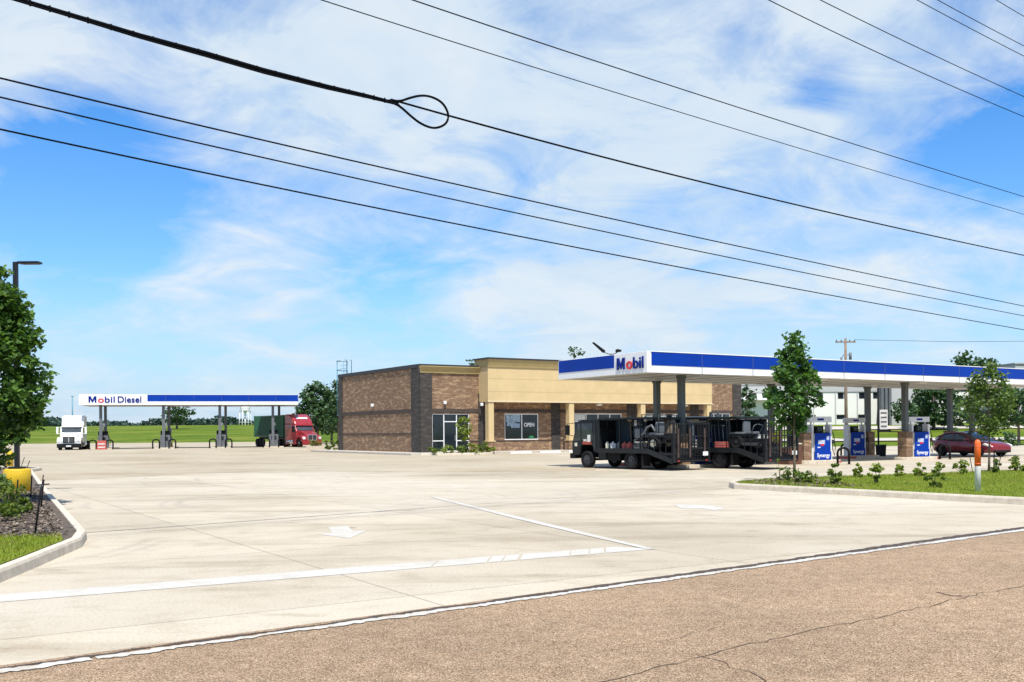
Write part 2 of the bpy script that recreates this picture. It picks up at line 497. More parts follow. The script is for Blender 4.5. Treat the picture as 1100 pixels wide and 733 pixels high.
def make_tree(name, label, loc, prof, n, per, cr, lsize, lm, trunk_r, group=None, limbs=9, shell=.5, rz=0.0, cat='tree', lean=(0, 0)):
    t = thing(name, label, cat, loc, rz, group)
    P, C = clumps(prof, n, per, cr, shell=shell, lean=lean)
    leaves('crown', P, lsize, lm, t)
    mb = MB()
    zt = prof[-1][0]; z0 = prof[0][0]
    pts = []; rr = []
    for i in range(8):
        k = i / 7; z = zt * .93 * k
        pts.append((lean[0] * max(0, z - z0) + math.sin(k * 5) * .03 * zt * .2, lean[1] * max(0, z - z0), z - (.08 if i == 0 else 0)))
        rr.append(trunk_r * (1.25 if i == 0 else 1) * (1 - .85 * k))
    mb.tube(pts, rr, 8)
    for i in rng.choice(len(C), min(limbs, len(C)), replace=False):
        e = Vector(C[i]); zb = max(z0 * .85, min(e.z * .75, e.z - .5 * math.hypot(e.x, e.y)))
        k = zb / (zt * .93)
        b0 = Vector((lean[0] * max(0, zb - z0), lean[1] * max(0, zb - z0), zb)); mid = b0.lerp(e, .5) + Vector((0, 0, -.06 * e.length * .3))
        r = trunk_r * (1 - .85 * k) * .5
        mb.tube([b0, mid, e], [r, r * .6, r * .2], 5)
    mb.build('trunk', M['bark'], t)
    return t

def make_shrub(name, label, loc, h, w, lm, group, n=10, per=26, lsize=.07, cat='shrub', bare=0):
    t = thing(name, label, cat, loc, random.random() * 6, group)
    P, C = clumps([(.06 * h, w * .3), (h * .35, w * .5), (h * .7, w * .42), (h, w * .12)], n, per, w * .2, shell=.2)
    leaves('foliage', P, lsize, lm, t, up=.1)
    mb = MB()
    for c in C[:max(5, bare)]:
        e = Vector(c)
        mb.tube([(0, 0, -.04), Vector((e.x * .4, e.y * .4, e.z * .5)), e], [.012, .009, .004], 5)
    mb.build('stem', M['bark'], t)
    return t

def blades(name, poly, n, h, m, parent=None, z=0.0, label=None):
    """grass blades scattered in a polygon: one mass"""
    from mathutils.geometry import intersect_point_tri_2d, tessellate_polygon
    tris = [[Vector(poly[i][:2]) for i in t] for t in tessellate_polygon([[Vector((p[0], p[1], 0)) for p in poly]])]
    ar = np.array([abs((t[1] - t[0]).cross(t[2] - t[0])) / 2 for t in tris]); ch = rng.choice(len(tris), n, p=ar / ar.sum())
    T = np.array([[[*q] for q in t] for t in tris])[ch]
    a = rng.random((n, 2)); fl = a.sum(1) > 1; a[fl] = 1 - a[fl]
    P = T[:, 0] + (T[:, 1] - T[:, 0]) * a[:, :1] + (T[:, 2] - T[:, 0]) * a[:, 1:]
    ang = rng.random(n) * 2 * np.pi; w = h * .11 * (.7 + .6 * rng.random(n)); hh = h * (.45 + .9 * rng.random(n))
    dx, dy = np.cos(ang), np.sin(ang); lx = rng.normal(size=n) * h * .35; ly = rng.normal(size=n) * h * .35
    v = np.zeros((n, 3, 3)); zz = np.full(n, z)
    v[:, 0] = np.stack([P[:, 0] - dx * w, P[:, 1] - dy * w, zz], 1)
    v[:, 1] = np.stack([P[:, 0] + dx * w, P[:, 1] + dy * w, zz], 1)
    v[:, 2] = np.stack([P[:, 0] + lx, P[:, 1] + ly, zz + hh], 1)
    me = bpy.data.meshes.new(name)
    me.vertices.add(n * 3); me.vertices.foreach_set('co', v.reshape(-1).astype(np.float32))
    me.loops.add(n * 3); me.loops.foreach_set('vertex_index', np.arange(n * 3, dtype=np.int32))
    me.polygons.add(n); me.polygons.foreach_set('loop_start', (np.arange(n) * 3).astype(np.int32))
    me.polygons.foreach_set('loop_total', np.full(n, 3, dtype=np.int32))
    me.materials.append(m); me.update(calc_edges=True)
    o = bpy.data.objects.new(name, me); COL.objects.link(o)
    return tag(o, label, 'grass', kind='stuff')

# ------------------------------------------------------------------ ground, lot, road
def sstep(a, b, x):
    t = min(1, max(0, (x - a) / (b - a))); return t * t * (3 - 2 * t)

def ground_z(x, y):
    q = x / max(y, 1.0)
    w = sstep(.02, .16, q)
    zl = min(max(0, y - 193) * .0245, 5.2)
    zr = min(max(0, y - 95) * .057, 2.5)
    return -.08 + (1 - w) * zl + w * zr

def axis(lo, hi, dense_lo, dense_hi, step, grow=1.25):
    a = list(np.arange(dense_lo, dense_hi + .1, step))
    s = step
    while a[-1] < hi: s *= grow; a.append(a[-1] + s)
    s = step; b = [dense_lo]
    while b[-1] > lo: s *= grow; b.append(b[-1] - s)
    return b[::-1][:-1] + a

gx = axis(-3000, 3000, -180, 180, 9); gy = axis(-600, 6000, 0, 440, 9)
mb = MB()
mb.v = [(x, y, ground_z(x, y)) for y in gy for x in gx]
nx = len(gx)
for j in range(len(gy) - 1):
    for i in range(nx - 1):
        mb.f.append([j * nx + i, j * nx + i + 1, (j + 1) * nx + i + 1, (j + 1) * nx + i]); mb.sm.append(True); mb.mi.append(0)
struct('ground', mb, M['field'])

RD = Vector((.798, .603, 0)); RN = Vector((-.603, .798, 0)); Q0 = Vector((0, 9.86, 0))
def rp(s, o, z=0.0):
    p = Q0 + RD * s + RN * o; return (p.x, p.y, z)

lot_pts = [rp(-70, .23), rp(100, .23), (82, 98), (36, 94), (14, 122), (-28, 160), (-45, 190), (-125, 190), (-140, 60)]
mb = MB(); mb.poly(lot_pts, 0.0); struct('concrete_lot', mb, M['lot'])
mb = MB(); mb.poly([rp(-120, .23), rp(-120, -60), rp(220, -60), rp(220, .23)], 0.0); struct('road', mb, M['road'])

def ragged(s0, s1, o0, o1, z, step, jit, name, m, gaps=0.0, seed=1):
    rr = random.Random(seed); mb = MB(); n = int((s1 - s0) / step); a = []; b = []
    wob = lambda k: .5 * math.sin(k * .31) + .5 * math.sin(k * .083 + 1)
    for k in range(n + 1):
        s = s0 + k * step
        a.append(rp(s, o0 + rr.uniform(-jit, jit) + wob(k) * jit * .8, z)); b.append(rp(s, (o1(s) if callable(o1) else o1) + rr.uniform(-jit, jit) * .8 + wob(k + 40) * jit * .6, z))
    for k in range(n):
        if rr.random() < gaps: continue
        mb._add([a[k], a[k + 1], b[k + 1], b[k]], [(0, 1, 2, 3)])
    return struct(name, mb, m)
ragged(-18, 60, .085, lambda s_: .155 + .13 * sstep(-3, 9, s_), .004, .10, .03, 'road_joint', M['seal'], seed=4)
ragged(-18, 60, -.05, lambda s_: .055 + .03 * sstep(-3, 9, s_), .008, .04, .026, 'edge_line', M['edgepaint'], gaps=.012, seed=12)

M['apron'] = M['lot'].copy(); M['apron'].name = 'older_brown_concrete'
hsn = N(M['apron'].node_tree, 'ShaderNodeHueSaturation'); _b = M['apron'].node_tree.nodes['Principled BSDF']
_l = _b.inputs['Base Color'].links[0].from_socket
hsn.inputs['Saturation'].default_value = 1.18; hsn.inputs['Value'].default_value = .86
M['apron'].node_tree.links.new(_l, hsn.inputs['Color']); M['apron'].node_tree.links.new(hsn.outputs[0], _b.inputs['Base Color'])
mb = MB(); mb.poly([at(-60, 519), at(40, 516.5), at(100, 514.5), at(200, 509.6), at(304, 505.8), at(400, 507), at(520, 507.5), at(640, 506), at(640, 492), (-28, 158), (-45, 189), (-124, 189), (-139, 62)], .004)
struct('concrete_apron', mb, M['apron'])

# painted markings on the lot, laid out on the ground
def mark(name, px, m=None, z=.004):
    mb = MB(); mb.poly([at(x, y) for x, y in px], z); return struct(name, mb, m or M['paint'])
# stop line broken by dark slots where the paint skips the grooves
def bandline(name, pa, pb, wa, skips, z=.004):
    A = at(*pa); B = at(*pb); d = (B - A); L = d.length; d.normalize(); n = Vector((-d.y, d.x, 0)); mb = MB()
    cuts = sorted(skips); s = 0; pk = 0
    for c, w, sk in [(c * L, w, sk) for c, w, sk in cuts] + [(L, 0, -.32)]:
        p, q = A + d * s, A + d * c
        h = wa / 2
        mb.poly([p - n * h + d * (.0), q - n * h, q + n * h + d * sk, p + n * h + d * pk], z)
        s = c + w; pk = sk
    return struct(name, mb, M['paint'])
bandline('stop_line', (-60, 648), (692, 588.2), .52, [(.60, .03, .35), (.69, .03, .35), (.715, .025, .35), (.742, .05, .35), (.835, .02, .35), (.87, .03, .35), (.90, .03, .35)])
mark('lane_line', [(462, 534.3), (469, 534.4), (560, 556.2), (640, 575.3), (704, 590.4), (694, 590.4), (633, 576.6), (552, 557.2)], z=.008)
mark('lane_arrow', [(352.5, 566.7), (373.2, 565.1), (379.2, 570.9), (395.1, 570.0), (375.4, 578.6), (341.1, 574.0), (356.9, 572.9)])
mark('turn_arrow', [(723, 542.1), (748, 542.6), (762, 543.5), (780.3, 546.9), (766, 548.6), (757, 546.8), (733, 546.6)])

M['crack'] = mat('crack_dirt', (.085, .055, .036), .9, vary=.4, scale=14)
# cracks across the road
def crack(px, w, seed):
    rr = random.Random(seed); mb = MB(); pts = []
    P = [at(x, y) for x, y in px]
    for a, b in zip(P[:-1], P[1:]):
        n = max(2, int((b - a).length / .12))
        for k in range(n):
            q = a.lerp(b, k / n); pts.append(q + Vector((rr.uniform(-.035, .035), rr.uniform(-.035, .035), 0)))
    for a, b in zip(pts[:-1], pts[1:]):
        d = (b - a); 
        if d.length < 1e-4: continue
        n = Vector((-d.y, d.x, 0)).normalized() * w * rr.uniform(.3, 1.0)
        mb._add([(a + n)[:2] + (.004,) if 0 else (a.x + n.x, a.y + n.y, .004), (b.x + n.x, b.y + n.y, .004), (b.x - n.x, b.y - n.y, .004), (a.x - n.x, a.y - n.y, .004)], [(0, 1, 2, 3)])
    return struct('road_crack', mb, M['crack'])
crack([(600, 752), (645, 733), (700, 719), (750, 706), (850, 682), (950, 662), (1040, 641), (1130, 624)], .0075, 3)
crack([(750, 706), (778, 713), (800, 722), (835, 737)], .007, 5)
crack([(650, 700), (720, 688), (790, 668)], .003, 6)
crack([(1010, 637), (1024, 640), (1036, 641)], .02, 8)

# streets on the rise to the far side
def street(name, y0, y1, x0, x1):
    mb = MB(); n = 24
    for i in range(n):
        xa = x0 + (x1 - x0) * i / n; xb = x0 + (x1 - x0) * (i + 1) / n
        for k in range(3):
            ya = y0 + (y1 - y0) * k / 3; yb = y0 + (y1 - y0) * (k + 1) / 3
            mb._add([(xa, ya, ground_z(xa, ya) + .12), (xb, ya, ground_z(xb, ya) + .12), (xb, yb, ground_z(xb, yb) + .12), (xa, yb, ground_z(xa, yb) + .12)], [(0, 1, 2, 3)])
    return struct(name, mb, M['walk'])
street('street', 101.5, 105.5, 26, 130); street('path', 122, 129, 24, 140)

def offset_poly(pts, d):
    n = len(pts); out = []
    area = sum(pts[i][0] * pts[(i + 1) % n][1] - pts[(i + 1) % n][0] * pts[i][1] for i in range(n))
    sg = 1 if area > 0 else -1
    for i in range(n):
        p0 = Vector(pts[i - 1][:2]); p1 = Vector(pts[i][:2]); p2 = Vector(pts[(i + 1) % n][:2])
        a = (p1 - p0).normalized(); b = (p2 - p1).normalized()
        na = Vector((-a.y, a.x)) * sg; nb = Vector((-b.y, b.x)) * sg
        m = (na + nb); m.normalize(); k = d / max(.35, m.dot(na))
        out.append((p1.x + m.x * k, p1.y + m.y * k))
    return out

def kerb_ring(name, pts, w, h, m=None):
    n = len(pts); o2 = offset_poly(pts, .03); inn = offset_poly(pts, w)
    mb = MB()
    rings = [[(p[0], p[1], -.03) for p in pts], [(p[0], p[1], h * .75) for p in offset_poly(pts, .012)], [(p[0], p[1], h) for p in o2], [(p[0], p[1], h) for p in inn], [(p[0], p[1], h - .12) for p in inn]]
    vs = [q for r_ in rings for q in r_]; fs = []
    for k in range(len(rings) - 1):
        for i in range(n): fs.append((k * n + i, k * n + (i + 1) % n, (k + 1) * n + (i + 1) % n, (k + 1) * n + i))
    mb._add(vs, fs)
    struct(name, mb, m or M['conc'])
    return inn

# island beside the pumps
isl = [(6.30, 28.1), (8.6, 24.9), (11.1, 21.45), (11.8, 20.8), (12.8, 20.9), (20, 26.0), (36, 38.0), (38, 41), (36, 45.5), (31, 42.2), (18.8, 36.5), (8.2, 31.5), (6.9, 30.2), (6.35, 29.0)]
inn = kerb_ring('kerb', isl, .17, .16)
mb = MB(); mb.poly(inn, .125); struct('lawn', mb, M['turf'])
blades('grass', inn, 60000, .06, M['blade'], z=.12, label='mown green grass filling the kerbed island by the pumps')
# bed at the near corner of the lot
isl2 = [(-6.5, 14.9), (-6.1, 12.6), (-5.75, 10.4), (-5.95, 9.2), (-6.9, 8.4), (-18, 1.5), (-40, 5), (-46, 45), (-24, 49), (-22.4, 47), (-21.9, 45), (-14.0, 29.6), (-6.9, 16.0)]
inn2 = kerb_ring('kerb', isl2, .15, .15)
mb = MB(); mb.poly(inn2, .115); struct('planting_bed', mb, M['mulch'])
gp = [(-6.72, 14.75), (-6.35, 12.6), (-6.0, 10.4), (-7.0, 8.8), (-12, 6), (-16, 9), (-13.5, 15.6), (-9.5, 15.3), (-7.2, 15.7)]
mb = MB(); mb.poly(gp, .125); struct('lawn', mb, M['turf'])
blades('grass', gp, 34000, .06, M['blade'], z=.12, label='bright grass patch inside the near kerb corner of the planting bed')
# mulch chips
P = np.stack([rng.uniform(-16, -7, 22000), rng.uniform(15.2, 29, 22000), np.full(22000, .128)], 1)
keep = P[:, 0] < -6.95 - (P[:, 1] - 15.9) * .519 - .22
mch = leaf_mat('mulch_chip', (.05, .034, .024), (.30, .235, .17), 0.0)
leaves('mulch', P[keep], .06, mch, up=2.0, kind='stuff')['label'] = 'dark shredded mulch under the shrubs in the near bed'
P = np.concatenate([np.stack([rng.uniform(7, 9.6, 900), rng.uniform(26.5, 32, 900), np.full(900, .14)], 1)])
leaves('mulch', P[(P[:, 1] > 26.9 + (P[:, 0] - 7) * -1.36 + 1.2) & (P[:, 1] < 30.6 + (P[:, 0] - 7) * .5)], .07, mch, up=2.0, kind='stuff')['label'] = 'dark mulch at the narrow tip of the grass island'

# ------------------------------------------------------------------ the store
C0 = Vector((-6.85, 73.5, 0))
store = thing('store_building', 'long single storey brown brick store with high tan stucco parapet and dark slate pilasters', 'store', C0, SITE)
BZ = .15            # the walk it stands on
HW = 6.62
def windows_frame(name, x0, x1, z0, z1, y, mull, trans, parent, panes='pane', fr=.07, m='white', gl='glass', skip=()):
    mb = MB()
    xs = [x0] + list(mull) + [x1]
    mb.box(x0, x1, y, y + .09, z1 - fr, z1); mb.box(x0, x1, y, y + .09, z0, z0 + fr)
    for x in xs:
        a = min(max(x - fr / 2, x0), x1 - fr)
        mb.box(a, a + fr, y + .003, y + .087, z0 + fr, z1 - fr)
    for (xa, xb, z) in trans:
        mb.box(xa + fr / 2, xb - fr / 2, y + .006, y + .084, z - fr / 2, z + fr / 2)
    w = mb.build(name, M[m], parent)
    g = MB(); g.box(x0 + .02, x1 - .02, y + .045, y + .06, z0 + .02, z1 - .02)
    g.build(panes, M[gl], w)
    return w

# wall: outer shell with openings, all round
door_l = (1.02, 4.25, BZ + .02, 3.05); win_l = (7.45, 10.65, 1.0, 3.07)
store_c = (14.2, 19.2, BZ + .02, 3.10); store_d = (21.3, 26.6, BZ + .02, 3.10); door_r = (28.95, 31.9, BZ + .02, 3.15)
w = MB()
w.panel(0, 33.2, 0, HW, [door_l, win_l, store_c, store_d, door_r], 0.0, .16)
w._add([(0, 0, 0), (0, 15.3, 0), (0, 15.3, HW), (0, 0, HW)], [(0, 1, 2, 3)])
w._add([(33.2, 0, 0), (33.2, 15.3, 0), (33.2, 15.3, HW), (33.2, 0, HW)], [(0, 1, 2, 3)])
w._add([(0, 15.3, 0), (33.2, 15.3, 0), (33.2, 15.3, HW), (0, 15.3, HW)], [(0, 1, 2, 3)])
w.build('wall', M['brick'], store)
mb = MB(); mb.box(.02, 33.18, .02, 15.28, HW - .35, HW - .1); mb.build('roof', M['roof'], store)
mb = MB()
mb.box(0, 5.1, -.10, .2, HW + .002, HW + .14); mb.box(28.3, 33.3, -.10, .2, HW + .002, HW + .14)
mb.box(-.10, .22, .205, 15.4, HW - .14, HW + .14); mb.box(33.0, 33.3, .205, 15.4, HW + .002, HW + .14); mb.box(-.1, 33.3, 15.2, 15.42, HW - .1, HW + .13)
mb.build('coping', M['cap'], store)
# cornice of the low ends
def cornice(name, x0, x1, yb, z0, z1, out):
    mb = MB()
    poly = [(yb, z0), (yb - .10, z0), (yb - .14, z0 + (z1 - z0) * .35), (yb - out, z1 - .05), (yb - out, z1), (yb, z1)]
    mb.prism(poly, 'x', x0, x1); return mb.build(name, M['trim'], store)
cornice('cornice', .0, 5.08, -.003, 6.10, HW, .32)
cornice('cornice', 28.32, 33.2, -.003, 6.10, HW, .32)
# pilasters of dark brick
for (x0, x1) in ((-.07, 1.0), (5.04, 5.75), (11.9, 12.75), (19.75, 20.75), (27.0, 27.9), (32.2, 33.27)):
    mb = MB(); top = HW - .02 if x0 < 1 or x0 > 30 else 5.0
    top = 6.08 if (x0 < 1 or x0 > 30) else 4.6
    mb.box(x0, x1, -.075, -.004, BZ, top)
    mb.build('pilaster', M['stone'], store)
mb = MB(); mb.box(-.075, -.004, -.075, 1.3, BZ, HW - .15); mb.build('pilaster', M['stone'], store)
mb = MB(); mb.box(-.085, -.004, 14.6, 15.37, BZ, HW - .15); mb.build('pilaster', M['stone'], store)
# soldier courses and sills
for (z0, z1, pr) in ((3.14, 3.42, .05), (1.50, 1.60, .035)):
    mb = MB(); mb.box(-pr, -.002, 1.3, 14.6, z0, z1); mb.build('soldier_course', M['band'], store)
for (x0, x1) in ((1.0, 5.04), (5.75, 11.9), (12.75, 19.75), (20.75, 27.0), (27.9, 32.2)):
    mb = MB(); mb.box(x0, x1, -.055, -.002, 3.16, 3.42); mb.build('soldier_course', M['band'], store)
for (x0, x1) in ((4.3, 5.04), (5.75, 11.9), (12.75, 14.15), (26.65, 27.0)):
    mb = MB(); mb.box(x0, x1, -.045, -.002, .92, .99); mb.build('sill_course', M['band'], store)
# shop fronts
sf = windows_frame('shop_front', *door_l, .05, (2.05, 3.15), [(1.02, 2.05, 1.0), (3.15, 4.25, 1.0), (2.05, 3.15, 2.45)], store)
mb = MB(); mb.box(2.98, 3.02, .02, .05, 1.0, 1.4); mb.build('door_handle', M['steel'], sf)
wf = windows_frame('window', *win_l, .04, (9.08,), [], store)
t = text('open_sign', 'OPEN', .42, M['white'], wf, (9.30, .075, 2.05), (R(90), 0, 0), bold=.012, ext=.004, sx=.92)
mb = MB(); mb.prism([(9.75, 1.15), (10.25, 1.15), (10.2, 1.27), (10.0, 1.33), (9.8, 1.27)], 'y', .070, .08)
mb.build('window_sticker', mat('green_sticker', (.05, .42, .14), .5), wf)
mb = MB(); mb.box(7.62, 8.95, .070, .08, 2.42, 2.98); mb.box(7.72, 8.5, .068, .078, 2.1, 2.40)
mb.box(8.1, 8.9, .066, .076, 1.95, 2.3)
mb.build('window_poster', mat('blue_grey_poster', (.28, .38, .47), .4, vary=.6, scale=6), wf)
for (o, xs) in ((store_c, (15.45, 16.7, 17.95)), (store_d, (22.6, 23.95, 25.3))):
    f = windows_frame('shop_front', *o, .05, xs, [(o[0], xs[0], 2.45), (xs[0], xs[1], 2.45), (xs[1], xs[2], 2.45), (xs[2], o[1], 2.45)], store)
    mb = MB(); mb.box(o[0] + .12, xs[0] - .1, .082, .092, 2.5, 3.0) if o is store_c else mb.box(o[0] + .12, xs[2] - .1, .082, .092, 2.48, 2.95)
    mb.build('window_poster', mat('white_poster', (.62, .62, .6), .5, vary=.3, scale=7), f)
f = windows_frame('shop_front', *door_r, .05, (29.9, 30.95), [(29.9, 30.95, 2.45)], store)
mb = MB(); mb.box(30.05, 31.8, .082, .092, 1.75, 2.35); mb.build('window_poster', M['blue'], f)
# the tan parapet over the arcade
Y0 = -1.40
mb = MB(); mb.box(5.1, 28.3, Y0, .55, 3.95, 6.62)
mb.build('parapet', M['tan'], store, bevel=.01)
mb = MB(); mb.prism([(Y0 - .004, 6.60), (Y0 - .07, 6.60), (Y0 - .1, 6.72), (Y0 - .26, 7.14), (Y0 - .26, 7.2), (.55, 7.2), (.55, 6.625), (Y0 - .004, 6.625)], 'x', 5.05, 28.35)
mb.build('cornice', M['trim'], store)
mb = MB(); mb.box(4.92, 28.48, Y0 - .32, .62, 7.203, 7.31); mb.build('coping', M['cap'], store)
mb = MB(); mb.box(5.08, 28.32, Y0 - .03, Y0 - .002, 3.93, 4.03); mb.build('edge_trim', mat('pale_tan_trim', (.62, .52, .34), .8, vary=.05), store)
mb = MB()
for z in (4.72, 5.7): mb.box(5.1, 28.3, Y0 - .003, Y0 - .0005, z, z + .025)
mb.build('stucco_joint', mat('joint_tan', (.40, .30, .16), .9), store)
for x in (5.38, 12.95, 20.4, 27.98):
    mb = MB(); mb.box(x - .24, x + .24, Y0 + .03, Y0 + .51, .98, 3.95)
    c = mb.build('column', M['tan'], store)
    mb = MB(); mb.box(x - .3, x + .3, Y0 - .03, Y0 + .57, BZ, .90); mb.build('pedestal', M['brick'], c)
    mb = MB(); mb.box(x - .34, x + .34, Y0 - .07, Y0 + .61, .90, .98); mb.build('pedestal_cap', M['tan'], c)
# lamps on the walls and under the arcade
def walllamp(x, y, z, nx, ny):
    mb = MB(); mb.box(x - .10, x + .10, y - .10, y + .10, z - .08, z + .16, ch=.03)
    o = mb.build('wall_lamp', M['white'], store); return o
walllamp(-.13, 8.2, 3.85, -1, 0); walllamp(2.05, -.13, 3.85, 0, -1); walllamp(5.0, Y0 + .8, 3.72, 0, -1)
for x in (16.3, 25.8):
    mb = MB(); mb.lathe([(.02, 3.72), (.26, 3.76), (.28, 3.86), (.25, 3.948)], (x, -.62, 0), 14); mb.build('soffit_lamp', M['dirty_white'], store)
# roof ladder with safety cage at the rear corner
mb = MB(); LX = 1.0
for x in (LX - .75, -.2):
    mb.tube([(LX + x, 15.55, .4), (LX + x, 15.55, 8.1), (LX + x, 15.9, 8.1)], .035, 6)
for k in range(26): mb.tube([(LX - .75, 15.55, .6 + .28 * k), (LX - .2, 15.55, .6 + .28 * k)], .018, 5)
for z in (3.2, 4.6, 6.0, 7.2, 8.0):
    mb.tube([(LX - .2, 15.55, z), (LX + .05, 16.0, z), (LX - .15, 16.35, z), (LX - .75, 16.35, z), (LX - .95, 16.0, z), (LX - .75, 15.55, z)], .03, 5)
for p in ((LX + .05, 16.0), (LX - .15, 16.35), (LX - .75, 16.35), (LX - .95, 16.0)): mb.tube([(p[0], p[1], 3.2), (p[0], p[1], 8.05)], .022, 5)
mb.build('roof_ladder', M['bluegreen'], store)

# walk round the store
def site(x, y, z=0.0): 
    p = C0 + U * x + V * y; return (p.x, p.y, z)
mb = MB()
for (x0, x1, y0, y1) in ((-1.9, 0, -2.3, 17.4), (.0, 34.5, -2.3, .0), (33.2, 34.5, 0, 16)):
    P4 = [site(x0, y0), site(x1, y0), site(x1, y1), site(x0, y1)]
    mb._add([(*p[:2], -.03) for p in P4] + [(*p[:2], BZ - .002 * (x0 > 1)) for p in P4], [(4, 5, 6, 7), (0, 1, 5, 4), (1, 2, 6, 5), (2, 3, 7, 6), (3, 0, 4, 7)])
struct('pavement', mb, M['walk'])

# wheel stops
proto = thing('wheel_stop', 'white concrete wheel stop in front of the OPEN window, nearest the tan corner column', 'wheel stop', site(6.9, -3.1), SITE, 'wheel stops along the store front')
mb = MB(); mb.prism([(-.11, 0), (.11, 0), (.07, .14), (-.07, .14)], 'x', -.95, .95); mb.build('block', M['dirty_white'], proto, bevel=.01)
for i, x in enumerate((9.6, 12.3, 15.0)):
    dup(proto, site(x, -3.1), SITE, ['white wheel stop directly below the OPEN lettering of the store window', 'white wheel stop ahead of the second tan column', 'white wheel stop behind the cab of the truck nearest the store door'][i])

# planted island by the store's end door
bed = [site(-1.2, -2.4), site(.5, -3.6), site(3.4, -3.7), site(4.8, -3.0), site(4.9, -2.35), site(3, -2.33)]
kerb_ring('kerb', [(p[0], p[1]) for p in bed], .15, .15)
mb = MB(); mb.poly(offset_poly(bed, .15), .12); struct('planting_bed', mb, M['mulch'])
names = ['low leafy shrub at the kerb end of the bed below the slate corner', 'low dark shrub in front of the door frame in the store bed', 'low shrub beside the thin tree trunk in the store bed', 'light green shrub under the glass door in the store bed', 'spreading shrub before the door jamb in the store bed', 'yellowish shrub at the arcade end of the store bed', 'small shrub tucked behind the others in the store bed']
for i, (x, y, h, w_) in enumerate(((-.35, -2.75, .5, .9), (.6, -3.15, .65, 1.0), (1.6, -3.2, .6, 1.0), (2.6, -3.3, .7, 1.1), (3.5, -3.2, .8, 1.1), (4.3, -2.9, .75, .9), (2.1, -2.7, .6, 1.0))):
    make_shrub('shrub', names[i], site(x, y, .12), h, w_, M['shrub' if i % 2 else 'shrub_dark'], 'shrubs in the bed by the store door', 10, 30, .12)
make_tree('young_tree', 'slim young tree with light green leaves planted before the end door of the store', site(2.15, -2.95, .12), [(.9, .2), (1.3, .5), (1.9, .55), (2.4, .35), (2.75, .12)], 32, 30, .22, .13, M['shrub'], .035, None, 6)

# ------------------------------------------------------------------ petrol canopy
def local_to_world(o, rz, x, y, z=0.0):
    c, s = math.cos(rz), math.sin(rz)
    return Vector((o[0] + x * c - y * s, o[1] + x * s + y * c, z))

def canopy_deck(root, L, W, zb, zt, bx0, by1, sign_front=None):
    mb = MB()
    mb.box(0, L, 0, .12, zb, zt); mb.box(0, L, W - .12, W, zb, zt); mb.box(0, .12, .12, W - .12, zb, zt); mb.box(L - .12, L, .12, W - .12, zb, zt)
    mb.box(.02, L - .02, .02, W - .02, zt - .06, zt + .02)
    f = mb.build('fascia', M['white'], root)
    mb = MB(); mb.box(.12, L - .12, .12, W - .12, zb + .05, zb + .12); s_ = mb.build('soffit', M['soffit'], root)
    mb = MB()
    k = 1.6
    while k < L - 1:
        mb.box(k - .01, k + .01, .14, W - .14, zb + .035, zb + .05); k += 1.6
    mb.build('soffit_seams', M['dpillar'], s_)
    h = zt - zb
    k = 3.05
    while k < L - 1: mb = MB(); mb.box(k - .008, k + .008, -.018, -.0005, zb, zt - .05); mb.build('panel_seam', M['dpillar'], f); k += 3.05
    mb = MB(); mb.box(bx0, L + .012, -.014, -.002, zb + h * .345, zt - .008)
    mb.build('blue_band', M['blue'], root)
    mb = MB(); mb.box(bx0 - .05, L, -.03, -.002, zt - .006, zt + .03); mb.build('edge_trim', M['white'], root)
    if by1 is not None:
        mb = MB(); mb.box(-.014, -.002, by1, W - .05, zb + h * .345, zt - .008); mb.build('blue_band', M['blue'], root)
    return f

def mobil(parent, loc, rz, h, w):
    """capital M cut from a plate, then the lower case letters; the o is red"""
    pl = [(0, 0), (0, 1), (.27, 1), (.5, .42), (.73, 1), (1, 1), (1, 0), (.79, 0), (.79, .60), (.57, .06), (.43, .06), (.21, .60), (.21, 0)]
    mb = MB(); mw = .30 * w
    mb.prism([(x * mw, z * h) for x, z in pl], 'y', -.02, .02)
    o = mb.build('letter', M['navy'], parent); o.location = loc; o.rotation_euler = (0, 0, rz)
    d = Matrix.Rotation(rz, 3, 'Z') @ Vector((mw + .05 * w, 0, 0))
    t_ = text('letter', 'obil', h / .72, M['navy'], parent, (loc[0] + d.x, loc[1] + d.y, loc[2]), (R(90), 0, rz), bold=.018 * h, ext=.02, spacing=1.02)
    t_.data.materials.append(M['red'])
    xs = np.zeros(len(t_.data.vertices) * 3, dtype=np.float32); t_.data.vertices.foreach_get('co', xs); xs = xs.reshape(-1, 3)
    x1 = xs[:, 0].max(); t_.scale = (w * .65 / x1, 1, 1)
    cut = .36 * x1 if False else None
    b = bmesh.new(); b.from_mesh(t_.data); b.faces.ensure_lookup_table(); seen = set(); first = None
    isl_ = []
    for f in b.faces:
        if f.index in seen: continue
        st_ = [f]; seen.add(f.index); g = []
        while st_:
            q = st_.pop(); g.append(q)
            for e in q.edges:
                for k in e.link_faces:
                    if k.index not in seen: seen.add(k.index); st_.append(k)
        isl_.append(g)
    isl_.sort(key=lambda g: min(v.co.x for f in g for v in f.verts))
    lim = max(v.co.x for v in {v for v in isl_[0][0].verts} | {v for f in isl_[0] for v in f.verts})
    for g in isl_:
        if max(v.co.x for f in g for v in f.verts) <= lim + 1e-4:
            for f in g: f.material_index = len(t_.data.materials) - 1
    b.to_mesh(t_.data); b.free()
G0 = Vector((5.56, 40.5, 0)); GL, GW, GB, GT = 31.0, 6.3, 4.07, 4.93
can = thing('fuel_canopy', 'long flat white and blue canopy over the petrol pumps, lettered on its end', 'canopy', G0, SITE)
canopy_deck(can, GL, GW, GB, GT, .24, 2.15)
mobil(can, (-.03, 1.93, 4.27), R(-90), .49, 1.74)
cols = [(3.5, 1.8), (11.4, 1.8), (19.3, 1.8), (28.6, 3.9), (5.45, 5.7), (13.4, 5.7), (21.3, 5.7), (29.2, 5.75)]
